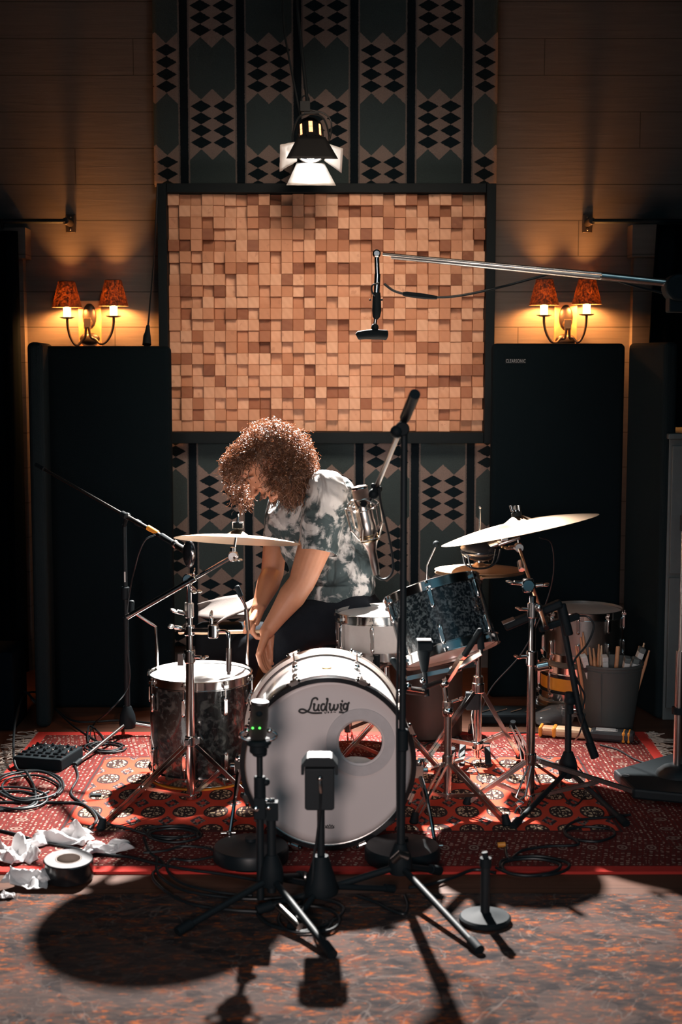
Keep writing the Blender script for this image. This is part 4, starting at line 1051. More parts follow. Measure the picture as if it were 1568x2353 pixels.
# drum key link hanging chrome wires (double pull chain look) in front of the right stand
q = MB().tube([P(1215, 1760, Yr - .04), P(1186, 1832, Yr - .06), P(1204, 1845, Yr - .07), P(1188, 1858, Yr - .08), P(1159, 1935, Yr - .12)], .004, 8).tube([P(1222, 1760, Yr - .05), P(1208, 1828, Yr - .06), P(1187, 1845, Yr - .07), P(1200, 1862, Yr - .08), P(1172, 1945, Yr - .12)], .004, 8)
q.box(P(1195, 1846, Yr - .07), (.018, .012, .012)); q.build('folding_strut', M['chrome'], bpy.data.objects['cymbal_stand.001'], bevel=.001)

# tom basket stand -----------------------------------------------------------
b = G(1028, 1850); Yt = b.y; bx = b.x; zt2 = lambda y: P(1028, y, Yt).z
t = thing('snare_stand', 'chrome basket stand under the tilted black tom', 'drum stand', (b.x, b.y, RZ))
top = P(1022, 1570, Yt)
MB().rod((bx, Yt, RZ + .02), (bx, Yt, zt2(1640)), .0125, n=18).build('lower_tube', M['chrome2'], t)
MB().rod((bx, Yt, zt2(1645)), top, .009, n=16).build('upper_tube', M['chrome'], t)
mb = MB(); boss(mb, (bx, Yt, zt2(1628)), .018, .05); mb.sph((bx - .0, Yt - .012, zt2(1632)), .019, n=14); wing(mb, (bx + .014, Yt, zt2(1612)), (1, -.2, .4), 1.2); mb.sph(top, .016, n=12); split(mb, 'height_clamp', M['chrome'], t)
dwn = -up; u3, v3, w3 = basis(up)
ctr = tc + dwn * .055
mb = MB().cyl(ctr - up * .012, ctr + up * .012, .02, 18).rod(ctr, top, .011); mb.build('basket_hub', M['chrome'], t)
for a in (.5, 2.6, 4.7):
    d = u3 * math.cos(a) + v3 * math.sin(a)
    p0 = ctr; p1 = ctr + d * .165 + up * .012; p2 = p1 + d * .022 + up * .06
    o = MB().bar(p0 + w3.cross(d) * .006, p1, .004, .014, up=up).bar(p0 - w3.cross(d) * .006, p1, .004, .014, up=up).tube([p1, p2], .006, 10).build('basket_arm', M['chrome'], t)
    MB().tube([p1 + (p2 - p1) * .2, p2 + (p2 - p1) * .15], .0115, 14).sph(p2 + (p2 - p1) * .15, .0115, n=10).build('rubber_grip', M['rubber'], o)
o = MB().bar(P(1030, 1560, Yt - .05), P(1060, 1512, Yt - .16), .012, .02).bar(P(1060, 1512, Yt - .16), P(1072, 1500, Yt - .19), .016, .016).build('basket_arm', M['chrome'], t)
MB().tube([P(1068, 1505, Yt - .19), P(1103, 1450, Yt - .24)], .010, 14).sph(P(1103, 1450, Yt - .24), .010, n=10).build('rubber_grip', M['rubber'], o)
hub = V(bx, Yt, zt2(1745)); low = V(bx, Yt, zt2(1835) + .01)
mb = MB(); boss(mb, hub, .018, .03); boss(mb, low, .018, .02); split(mb, 'leg_collar', M['chrome2'], t)
legs_double(t, b, hub, [G(955, 1890), G(1160, 1895), G(1040, 1740)], low, 'chrome2')
# snare stand (under the white snare, mostly hidden)
b = V(sn.x, sn.y + .02, RZ)
t = thing('snare_stand', 'chrome stand under the pale snare drum behind the bass drum', 'drum stand', b)
MB().rod(b + V(0, 0, .03), sn - V(0, 0, .06), .011, n=16).build('tube', M['chrome'], t)
for a in (.3, 2.4, 4.5):
    d = V(math.cos(a), math.sin(a), 0); c0 = sn - V(0, 0, .05)
    o = MB().bar(c0, c0 + d * .175 + V(0, 0, .012), .012, .008).tube([c0 + d * .175 + V(0, 0, .012), c0 + d * .188 + V(0, 0, .07)], .006, 10).build('basket_arm', M['chrome'], t)
    MB().tube([c0 + d * .178 + V(0, 0, .02), c0 + d * .188 + V(0, 0, .07)], .0105, 12).build('rubber_grip', M['rubber'], o)
legs_double(t, b, b + V(0, 0, .22), [b + V(.2, -.1, 0), b + V(-.2, -.08, 0), b + V(0, .22, 0)], b + V(0, 0, .04))
# throne
S0 = P(800, 1422, 5.38); S0.y = 5.38
t = thing('drum_throne', 'black padded drum stool under the drummer', 'stool', (S0.x, S0.y, RZ))
MB().lathe([(0, -.09), (.15, -.09), (.165, -.07), (.17, -.035), (.155, -.008), (.10, -.0), (0, -.0)], (S0.x, S0.y, .47), n=40).build('seat', M['pad'], t)
MB().rod((S0.x, S0.y, .05), (S0.x, S0.y, .39), .016).build('post', M['chrome2'], t)
legs_double(t, S0, V(S0.x, S0.y, .25), [V(S0.x + .2, 5.3, RZ), V(S0.x - .22, 5.3, RZ), V(S0.x, 5.66, RZ)], V(S0.x, S0.y, .06), 'chrome2')
# kick pedal
pk = KC + ku * (KD + .01); pk.z = RZ; pk.x += -.03
t = thing('bass_drum_pedal', 'chrome bass drum pedal clamped at the back of the white bass drum', 'pedal', pk)
MB().bar(pk + V(0, 0, .012), pk + V(0, .27, .012), .085, .012).bar(pk + V(0, .26, .02), pk + V(0, .03, .09), .07, .006).build('footboard', M['chrome2'], t, bevel=.002)
MB().rod(pk + V(-.05, 0.02, .0), pk + V(-.05, 0.02, .17), .008).rod(pk + V(.05, 0.02, .0), pk + V(.05, 0.02, .17), .008).rod(pk + V(-.055, 0.02, .165), pk + V(.055, 0.02, .165), .006).build('upright', M['chrome'], t)
MB().rod(pk + V(0, 0.02, .165), pk + V(0, 0.07, .34), .004).cyl(pk + V(0, 0.04, .345), pk + V(0, .09, .34), .022, 20).build('beater', M['greyhead'], t)

# ------------------------------------------------------------------ microphones and their stands
def ribbon_mic(label, c, face, long_, mountdir, cat='microphone', rr=(.045, .03, .062)):
    """round-backed ribbon mic: oval body, waist, ball mount"""
    f = Vector(face).normalized(); l = (Vector(long_) - f * Vector(long_).dot(f)).normalized(); s = f.cross(l); c = Vector(c)
    t = thing('ribbon_microphone', label, cat, c)
    MB().sph(c, (rr[0], rr[1] * .78, rr[2]), (s, f, l), 28).build('head', M['blackgloss'], t, smooth=80)
    MB().lathe([(rr[0] * 1.01, -.004), (rr[0] * 1.06, 0), (rr[0] * 1.01, .004)], c, f, 36).build('seam_band', M['chrome2'], t)
    o = MB()
    m = Vector(mountdir).normalized()
    o.tube([c + m * .03, c + m * .085], [.014, .011], 14).sph(c + m * .09, .015, n=12).build('swivel', M['chrome2'], t)
    return t
# left overhead with its boom stand
b = G(287, 1690); Yl = b.y
t = thing('boom_stand', 'black microphone boom stand at the left with chrome legs reaching over the floor tom', 'mic stand', (b.x, b.y, RZ))
zl2 = lambda y: P(289, y, Yl).z; bx = P(289, 1400, Yl).x
MB().rod((bx, Yl, RZ + .05), (bx, Yl, zl2(1420)), .0115, n=16).build('lower_pole', M['blackmetal'], t)
MB().rod((bx, Yl, zl2(1425)), (bx, Yl, zl2(1205)), .0085, n=16).build('upper_pole', M['blackmetal'], t)
mb = MB(); boss(mb, (bx, Yl, zl2(1363)), .016, .05); mb.build('height_clutch', M['rubber'], t)
text('boom', 'maker_mark', (bx, Yl - .0125, zl2(1335)), .001, M['dim'], t) if False else None
MB().box((bx, Yl - .0088, zl2(1325)), (.006, .001, .04)).build('pale_sticker', M['paperw'], t, smooth=0)
e0 = P(82, 1067, Yl + .05); e1 = P(402, 1250, Yl - .25); pv = P(292, 1187, Yl - .09)
o = MB().rod(e0, P(280, 1180, Yl - .1), .006, n=14).rod(P(280, 1180, Yl - .1), e1, .009, n=14).build('boom_arm', M['chrome2'], t)
mb = MB()
for q in ((285, 1183), (318, 1202)): p = P(q[0], q[1], Yl - .13); d = (e1 - e0).normalized(); mb.cyl(p - d * .012, p + d * .012, .0125, 14)
split(mb, 'boom_clutch', M['rubber'], o)
MB().rod(e0, e0.lerp(e1, .06), .0085, n=12).build('boom_end', M['rubber'], o)
pA = P(340, 1212, Yl - .18); pB = P(363, 1226, Yl - .2); MB().rod(pA, pB, .0105).build('orange_tape_wrap', M['orangelab'], o)
MB().tube([bx_ for bx_ in (V(bx, Yl, zl2(1208)), pv)], .008).sph(pv, .016, n=12).build('pivot', M['blackmetal'], t)
mic_tripod(t, (bx, Yl), zl2(1660), [G(172, 1762), G(395, 1692) + V(.1, 0, 0), G(290, 1600)], inner='silver', chrome_part=True, leg=.0065)
cm = P(435, 1272, 4.98)
t2 = ribbon_mic('black round ribbon microphone at the end of the left boom under the crash cymbal', cm, (1, .55, .0), (.05, 0, 1), (P(400, 1249, 5.05) - cm), rr=(.036, .026, .050))
MB().tube([P(372, 1232, 5.2), P(400, 1249, 5.05), cm + (P(400, 1249, 5.05) - cm) * .7], [.012, .010, .008], 12).build('connector', M['blackmetal'], t2)
# far-right overhead boom (ride side ribbon mic)
cm = P(1102, 1263, 5.02)
t2 = ribbon_mic('black round ribbon microphone hanging over the hi-hat below the ride cymbal', cm, (0.0, -.25, 1), (1, 0, 0), (P(1180, 1236, 4.95) - cm), rr=(.062, .046, .069))
MB().tube([P(1146, 1252, 4.95), P(1196, 1235, 4.95)], .006, 12).box(P(1160, 1236, 4.95), (.025, .02, .02)).build('mounting_arm', M['chrome2'], t2, bevel=.002)
mb = MB()
for a in (0, 1): mb.tube(catmull([P(1064 + a * 12, 1276, 4.92), P(1070 + a * 10, 1296, 4.92), P(1090, 1306, 4.92), P(1122, 1304, 4.93), P(1142 - a * 8, 1290, 4.94), P(1150 - a * 10, 1262, 4.95)], 6), .0035, 8)
mb.build('yoke', M['blackgloss'], t2)

# centre stand with the big condenser mic
b = G(918, 2052, .006); Ym = b.y; zm = lambda y: P(928, y, Ym).z; bx = P(926, 1500, Ym).x
t = thing('boom_stand', 'tall black boom stand in front of the bass drum holding the silver condenser microphone', 'mic stand', (b.x, b.y, .006))
MB().rod((bx - .004, Ym, .07), (bx, Ym, zm(1700)), .0118, n=18).build('lower_pole', M['blackmetal'], t)
MB().rod((bx, Ym, zm(1705)), (bx + .001, Ym, zm(985)), .0095, n=18).build('upper_pole', M['blackmetal'], t)
MB().tube(catmull([P(917, 1420, Ym - .012), P(913, 1600, Ym - .013), P(914, 1900, Ym - .012)], 6), .0035, 8).build('cable_run', M['cable'], t)
mb = MB(); boss(mb, (bx, Ym, zm(1700)), .0165, .06); mb.build('height_clutch', M['rubber'], t)
pv = P(925, 985, Ym)
MB().cyl(pv - V(.0, .02, 0), pv + V(0, .02, 0), .019, 18).sph(P(912, 992, Ym - .01), .018, n=12).rod(pv, P(900, 1000, Ym), .009).build('pivot', M['rubber'], t)
e0 = P(953, 908, Ym + .0 - .12); e1 = P(866, 1118, 4.28)
o = MB().rod(e0, e1, .0075, n=14).build('boom_arm', M['darkmetal'], t)
d = (e1 - e0)
MB().rod(e0, e0 + d * .40, .0105, n=14).build('boom_sleeve', M['blackmetal'], o)
MB().rod(e0 - d * .01, e0 + d * .22, .0145, n=16).build('rubber_grip', M['rubber'], o)
mic_tripod(t, (bx - .004, Ym), .085, [G(1103, 2192, .006), G(590, 2100, .006) + V(-.0, .0, 0), G(1010, 2008)], leg=.0095, chrome_part=False)
MB().tube([P(905, 1978, Ym - .02), P(920, 1962, Ym - .03), P(936, 1968, Ym - .02)], .012, 12).build('hub_clamp_lever', M['chrome2'], t)
# the mic itself
c = P(845, 1215, 4.30); ax = (P(832, 1118, 4.30) - P(868, 1300, 4.30)).normalized()
t = thing('condenser_microphone', 'large silver tube condenser microphone in a wire shock mount in front of the drummer', 'microphone', c)
s_ = (P(101, 1200, 4.3) - P(100, 1200, 4.3)).x
def am(y): return (1215 - y) * s_ * 1.02
MB().lathe([(0, am(1322)), (.010, am(1322)), (.0125, am(1300)), (.0125, am(1268)), (.020, am(1252)), (.0235, am(1246)), (.0265, am(1243)), (.0265, am(1232)), (.0275, am(1230)), (.0275, am(1198)), (.026, am(1196)), (.0255, am(1160)), (0, am(1160))], c, ax, 40).build('body', M['nickel'], t)
MB().lathe([(.024, am(1161)), (.025, am(1150)), (.025, am(1126)), (.021, am(1118)), (.022, am(1117)), (0, am(1115))], c, ax, 40).build('head_grille', simple('bronze_mesh_grille', (.45, .30, .24), .4, .9, bump=(900, .8)), t)
MB().ring(c + ax * am(1122), ax, .0225, .004, 36, 10).build('grille_rim', M['chrome'], t)
MB().lathe([(.0272, am(1244)), (.0282, am(1243)), (.0282, am(1234)), (.0272, am(1233))], c, ax, 40, closed_prof=True).lathe([(.0265, am(1232)), (.029, am(1231)), (.029, am(1229)), (.0265, am(1228))], c, ax, 40, closed_prof=True).build('dark_collar', M['brass'], t)
MB().cyl(c + ax * am(1155) - V(0, .022, 0), c + ax * am(1155) - V(-.004, .034, 0), .011, 18).build('round_badge', M['blackgloss'], t)
ua2, va2, wa2 = basis(ax); mb = MB()
for hh in (1146, 1172, 1238): mb.ring(c + ax * am(hh), ax, .031, .0022, 36, 6)
for k in range(6):
    a = 2 * math.pi * k / 6 + .3; d = ua2 * math.cos(a) + va2 * math.sin(a); d2 = ua2 * math.cos(a + .5) + va2 * math.sin(a + .5)
    q0 = c + ax * am(1146) + d * .031; q1 = c + ax * am(1162) + d2 * .055; q2 = c + ax * am(1210) + d2 * .052; q3 = c + ax * am(1238) + d * .031
    q4 = c + ax * am(1172) + d * .031
    for aa, bb in ((q0, q1), (q1, q2), (q2, q3), (q4, q1)): mb.rod(aa, bb, .0026, n=8)
    mb.sph(q1, .0045, n=8).sph(q2, .0045, n=8)
mb.build('shock_mount', M['nickel'], t)
kb = P(860, 1135, 4.29); MB().sph(kb, .017, n=14).rod(kb, e1, .010).sph(P(872, 1124, 4.27), .010, n=10).sph(P(858, 1116, 4.27), .008, n=10).rod(kb, c + ax * am(1150) + V(.02, 0, 0), .008).build('swivel_joint', M['rubber'], t)
MB().tube(catmull([c + ax * am(1322), P(858, 1312, 4.3), P(870, 1328, 4.3), P(888, 1330, 4.3), P(903, 1312, 4.3), P(901, 1270, 4.3), P(890, 1215, 4.28), P(876, 1160, 4.26), P(872, 1120, 4.25)], 8), .0036, 8).build('microphone_cable', M['cable'], t)

# left front stand with tube mic (two poles)
b = G(600, 2085, .006); Ya = b.y; za = lambda y: P(600, y, Ya).z; bx = P(598, 1900, Ya).x; bx2 = P(624, 1900, Ya).x
t = thing('boom_stand', 'black twin-pole microphone stand at the left front of the bass drum', 'mic stand', (bx, Ya, .006))
MB().rod((bx, Ya, .03), (bx, Ya, za(1860)), .0105, n=16).build('lower_pole', M['blackmetal'], t)
MB().rod((bx, Ya, za(1865)), (bx, Ya, za(1718)), .0085, n=16).build('upper_pole', M['blackmetal'], t)
MB().rod((bx2, Ya, .05), (bx2, Ya, za(1850)), .0125, n=16).build('side_pole', M['blackmetal'], t)
MB().box(P(626, 1862, Ya), (.032, .03, .05)).cyl(P(614, 1842, Ya), P(632, 1840, Ya), .008, 12).build('side_clutch', M['rubber'], t, bevel=.003)
split(MB().rod(P(606, 1838, Ya), P(622, 1841, Ya), .006).sph(P(623, 1839, Ya), .007, n=10).sph(P(588, 1860, Ya - .02), (.009, .004, .009), n=12).sph(P(617, 1857, Ya - .02), (.007, .004, .007), n=12), 'chrome_fitting', M['chrome'], t)
mb = MB(); boss(mb, (bx, Ya, za(1808)), .016, .06); mb.sph((bx + .017, Ya, za(1797)), .011, n=10); mb.box((bx, Ya, za(1855)), (.032, .03, .06)); boss(mb, (bx + .0, Ya, za(1722)), .02, .035); mb.box((bx, Ya, za(1708)), (.05, .03, .02)); split(mb, 'clutch', M['rubber'], t, bevel=.002)
mic_tripod(t, (bx2, Ya), .09, [G(407, 2150, .006), G(765, 2203, .006), G(700, 2020, .006)], leg=.0095)
MB().rod(G(640, 2083, .05), G(690, 2130, .03), .0105).build('chrome_leg_section', M['chrome2'], t)
c = P(598, 1648, Ya); t = thing('condenser_microphone', 'small dark microphone with two green lights before the bass drum', 'microphone', P(598, 1700, Ya))
w1 = 42 * s_ * Ya / 4.3 / 2
mb = MB(); ax0 = (P(598, 1612, Ya), P(592, 1690, Ya))
o = MB().tube([P(593, 1697, Ya), P(593, 1690, Ya), P(596, 1650, Ya), P(597, 1618, Ya)], [.020, .0235, .0245, .0235], 28).build('body', simple('smoky_mesh_grille', (.055, .05, .045), .35, .4, bump=(1500, .8)), t)
MB().cyl(P(597.5, 1618, Ya), P(598, 1611, Ya), .0245, 28).build('top_cap', M['silver'], t)
MB().sph(P(596.5, 1637, Ya - .006), (.014, .022, .014)).build('capsule', M['blackmatte'], t)
for px in (581, 597): MB().sph(P(px, 1673, Ya - .0235), .0028, n=10).build('indicator_light', M['led'], t)
mb = MB()
for s in (-1, 1): mb.tube(catmull([P(594 + s * 22, 1679, Ya - .01), P(594 + s * 38, 1684, Ya - .01), P(594 + s * 41, 1692, Ya - .01), P(594 + s * 32, 1699, Ya - .01), P(594 + s * 18, 1702, Ya - .01)], 5), .0042, 10).sph(P(594 + s * 26, 1679, Ya - .015), .008, n=12)
split(mb, 'holder_hook', M['chrome'], t)
MB().cyl(P(594, 1698, Ya), P(594, 1710, Ya), .035, 24).cyl(P(594, 1708, Ya), P(594, 1730, Ya), .024, 20).build('holder', M['rubber'], t)

# kick box mic and its stand
b = G(738, 2088, .006); Yk = b.y; zk = lambda y: P(738, y, Yk).z; bx = P(738, 1950, Yk).x
t = thing('short_mic_stand', 'short black stand in front of the bass drum carrying the boxy microphone', 'mic stand', (bx, Yk, .006))
MB().rod((bx, Yk, .05), (bx, Yk, zk(1850)), .0105, n=16).build('pole', M['blackmetal'], t)
MB().lathe([(.045, -.01), (.048, .0), (.040, .03), (.020, .095), (.0, .1)], (bx, Yk, .06), n=24).build('hub', M['rubber'], t)
MB().sph((bx - .042, Yk - .015, .1), (.006, .012, .012), n=10).build('hub_screw', M['silver'], t)
for f in (G(620, 2022), G(905, 2050, .006), G(668, 2140, .006)):
    d = (f - V(bx, Yk, .07)).normalized(); o = MB().tube([V(bx, Yk, .07), f + V(0, 0, .009)], .0085, 12).build('leg', M['blackmetal'], t); MB().tube([f - d * .03 + V(0, 0, .01), f + V(0, 0, .01)], .012, 12).build('rubber_foot', M['rubber'], o)
t = thing('boxy_microphone', 'boxy black microphone with a pale top plate aimed at the bass drum port', 'microphone', P(735, 1852, Yk))
c0 = P(735, 1852, Yk); z1b = P(735, 1745, Yk).z; hw = .0395
mb = MB(); yy = .045
prof = [(-hw, 0), (-hw * .85, -.004), (hw * .85, -.004), (hw, 0), (hw * 1.0, z1b - c0.z - .018), (-hw, z1b - c0.z - .018)]
MB().poly([c0 + V(a, -yy * .6, b2) for a, b2 in prof], (0, 1, 0), yy * 1.2).build('body', M['blackmetal'], t, smooth=0, bevel=.003)
hz = z1b - c0.z
prof = [(-.049, hz - .034), (-.041, hz - .034), (-.041, hz - .012), (.041, hz - .012), (.041, hz - .034), (.049, hz - .034), (.049, hz - .008), (.034, hz + .012), (-.034, hz + .012), (-.049, hz - .008)]
mb = MB(); mb.poly([c0 + V(a, -yy * .7, b2) for a, b2 in prof], (0, 1, 0), yy * 1.4); mb.build('cap', M['blackmetal'], t, smooth=0, bevel=.0015)
MB().box(c0 + V(0, 0, hz + .0128), (.058, yy * 1.3, .0025)).build('top_plate', M['silver'], t, smooth=0)
MB().sph(P(735, 1789, Yk - .035), .0075, n=12).tube([P(735, 1790, Yk - .035), P(736, 1805, Yk - .04), P(737, 1822, Yk - .036)], .0045, 10).build('connector', M['chrome2'], t)
MB().tube(catmull([P(737, 1822, Yk - .036), P(736, 1860, Yk - .025), P(728, 1930, Yk - .02), P(722, 1965, Yk - .02), P(716, 2030, Yk - .03), G(690, 2080, .012)], 8), .0035, 8).build('microphone_cable', M['cable'], t)

# tom mic (blurred, in front of the rack tom)
t = thing('tom_microphone', 'black microphone with a pale top aimed at the rack tom', 'microphone', P(975, 1520, 4.35))
MB().box(P(978, 1484, 4.35), (.05, .045, .03)).tube([P(976, 1490, 4.35), P(975, 1512, 4.35), P(976, 1545, 4.35)], [.024, .018, .010], 16).build('body', M['rubber'], t, bevel=.006)
MB().box(P(975, 1470, 4.35), (.045, .035, .004)).build('top_plate', M['silver'], t, smooth=0, bevel=.001)
MB().rod(P(976, 1540, 4.35), P(982, 1600, 4.33), .0075).rod(P(930, 1585, 4.2), P(975, 1590, 4.3), .012).rod(P(975, 1580, 4.3), P(1012, 1566, 4.45), .0085).build('clip_arm', M['blackmetal'], t)
MB().sph(P(938, 1577, 4.2), .011, n=12).sph(P(972, 1564, 4.3), .009, n=12).rod(P(932, 1582, 4.19), P(972, 1588, 4.28), .0075).build('clamp', M['chrome'], t)

# short round-base stand at the right front
b = G(1115, 2118, .006); t = thing('desk_stand', 'short black round-base microphone stand on the faded rug', 'mic stand', b)
MB().lathe([(0, 0), (.064, 0), (.069, .004), (.069, .013), (.064, .018), (.03, .022), (.014, .028), (0, .028)], b, n=48).build('round_base', M['rubber'], t)
MB().rod(b + V(0, 0, .02), b + V(0, 0, .165), .0125, n=18).build('pole', M['blackmetal'], t)
MB().rod(b + V(0, 0, .150), b + V(0, 0, .175), .0155, n=18).rod(b + V(0, 0, .175), b + V(-.003, 0, .19), .008).build('clutch', M['rubber'], t)

# black boom stand by the ride stand (leaning boom with cable)
b = G(1305, 1815); Yq = b.y; t = thing('boom_stand', 'low black boom stand between the ride stand and the grey bin', 'mic stand', b)
bx = b.x; zq = lambda y: P(1305, y, Yq).z
MB().rod((bx, Yq, RZ + .04), (P(1307, 1600, Yq)), .0115, n=16).build('pole', M['blackmetal'], t)
MB().sph(P(1310, 1610, Yq), .02, n=12).cyl(P(1308, 1590, Yq), P(1310, 1640, Yq), .014, 16).build('clutch', M['rubber'], t)
o = MB().rod(P(1288, 1400, Yq - .0), P(1333, 1640, Yq - .0), .011, n=14).rod(P(1333, 1640, Yq), P(1368, 1738, Yq), .0125, n=14).build('boom_arm', M['blackmetal'], t)
MB().tube([P(1355, 1706, Yq), P(1368, 1740, Yq)], .015, 14).build('rubber_grip', M['rubber'], o)
mic_tripod(t, (bx, Yq), RZ + .07, [G(1180, 1905), G(1440, 1900), G(1200, 1735)], leg=.009)
t = thing('shotgun_microphone', 'flat black microphone with clip on the low boom stand by the bin', 'microphone', P(1290, 1400, Yq))
MB().bar(P(1160, 1440, Yq + .02), P(1292, 1385, Yq), .05, .028).build('body', M['rubber'], t, bevel=.008)
MB().bar(P(1240, 1446, Yq - .01), P(1330, 1415, Yq + .02), .022, .022).rod(P(1290, 1388, Yq), P(1308, 1460, Yq - .01), .016).build('clip', M['rubber'], t, bevel=.004)
MB().bar(P(1155, 1432, Yq + .02), P(1182, 1421, Yq + .02), .052, .003).build('edge_trim', M['silver'], t)
MB().tube(catmull([P(1330, 1415, Yq + .02), P(1352, 1418, Yq), P(1365, 1440, Yq), P(1350, 1480, Yq), P(1322, 1515, Yq), P(1318, 1540, Yq - .01), P(1330, 1570, Yq), P(1344, 1600, Yq), P(1335, 1640, Yq)], 8), .0036, 8).build('microphone_cable', M['cable'], t)

# heavy boom stand at the right edge, and the mic over the kit
b = G(1556, 1812); Yb2 = b.y; t = thing('studio_boom_stand', 'tall chrome studio boom stand with a heavy triangular base at the right edge', 'mic stand', b)
zb2 = lambda y: P(1556, y, Yb2).z; bx = b.x
base_pts = [G(1410, 1800, RZ), G(1455, 1846, RZ), G(1690, 1870, RZ), G(1720, 1800, RZ), G(1560, 1756, RZ)]
MB().poly([q + V(0, 0, .014) for q in base_pts], (0, 0, 1), .036).build('cast_base', M['blackmetal'], t, smooth=0, bevel=.008)
MB().lathe([(.075, 0), (.07, .012), (.05, .028), (.025, .036), (.0, .036)], (bx, Yb2, RZ + .05), n=40).build('dome', M['blackmetal'], t)
MB().ring(G(1437, 1815, RZ) + V(0, 0, .052), (0, 0, 1), .013, .0012, 30, 6, .5).build('stamped_mark', M['dim'], t)
mb = MB()
for q in (G(1436, 1812, RZ), G(1690, 1862, RZ), G(1580, 1765, RZ)): mb.cyl(q, q + V(0, 0, .016), .018, 16)
split(mb, 'caster', M['rubber'], t)
MB().rod((bx, Yb2, .08), (bx, Yb2, zb2(1495)), .0155, n=20).build('lower_pole', M['chrome2'], t)
MB().rod((bx + .004, Yb2, zb2(1495)), (bx + .004, Yb2, zb2(700)), .0115, n=20).build('upper_pole', M['chrome2'], t)
split(MB().rod((bx + .004, Yb2, zb2(1220)), (bx + .004, Yb2, zb2(1185)), .0165, n=20).rod((bx + .004, Yb2, zb2(830)), (bx + .004, Yb2, zb2(690)), .019, n=20), 'clutch', M['blackmetal'], t)
MB().rod((bx, Yb2, zb2(1640)), (bx, Yb2, zb2(1625)), .024, n=20).build('cable_tie', M['rubber'], t)
h0 = P(1556, 662, Yb2 - .02)
MB().cyl(h0 + V(0, -.04, 0), h0 + V(0, .04, 0), .045, 30).box(h0 + V(-.0, 0, -.04), (.06, .06, .08)).build('boom_head', M['rubber'], t, bevel=.006)
e1 = P(870, 584, 4.92); k1 = P(1382, 634, Yb2 - .03); e0 = P(1700, 668, Yb2 - .0)
o = MB().rod(e0, k1, .0125, n=18).build('boom_rear_tube', M['chrome2'], t)
MB().rod(P(1530, 652, Yb2 - .02), P(900, 589, 4.92), .0095, n=18).build('boom_arm', M['silver'], t)
MB().rod(P(1390, 630, Yb2 - .03), P(880, 584, 4.92), .0055, n=12).build('boom_brace_tube', M['chrome2'], t)
MB().tube(catmull([P(883, 652, 4.9), P(905, 668, 4.9), P(935, 676, 4.9), P(1000, 683, 4.9), P(1060, 679, 4.9), P(1150, 660, 4.92), P(1240, 636, 4.95), P(1300, 622, 4.97), P(1370, 630, 5), P(1450, 655, 5.02), P(1530, 675, 5.05)], 8), .0042, 8).build('cable_run', M['cable'], t)
MB().tube([P(926, 675, 4.9), P(935, 676, 4.9), P(975, 681, 4.9), P(1005, 684, 4.9)], [.006, .009, .0095, .006], 12).build('inline_connector', M['rubber'], t)
t = thing('hanging_microphone', 'small black microphone hanging from the boom in front of the block panel', 'microphone', P(855, 783, 4.92))
j = P(866, 583, 4.92)
MB().sph(j, .015, n=14).cyl(j + V(0, -.018, 0), j + V(0, .018, 0), .011, 14).rod(j, P(868, 640, 4.92), .0085, n=14).rod(P(868, 630, 4.92), P(866, 675, 4.92), .0105, n=14).build('drop_tube', M['chrome'], t)
MB().tube([P(866, 672, 4.92), P(866, 690, 4.92), P(866, 715, 4.92), P(865, 728, 4.92), P(864, 734, 4.92)], [.0125, .015, .016, .013, .006], 18).build('holder', M['rubber'], t)
MB().rod(P(864, 730, 4.92), P(860, 762, 4.92), .006).build('stem', M['chrome2'], t)
MB().tube([P(820, 773, 4.89), P(824, 771, 4.89), P(840, 769, 4.9), P(860, 768, 4.92), P(876, 769, 4.93), P(887, 770, 4.94), P(889, 771, 4.94)], [.010, .0145, .0155, .018, .017, .018, .013], 20).sph(P(862, 752, 4.92), .013, n=12).build('body', M['rubber'], t)
MB().tube(catmull([P(872, 650, 4.9), P(856, 656, 4.9), P(856, 672, 4.9), P(862, 680, 4.91)], 5), .003, 8).build('loop_cable', M['cable'], t)
split(MB().sph(P(851, 689, 4.92), .004, n=8).sph(P(878, 689, 4.92), .004, n=8), 'thumb_screw', M['chrome'], t)
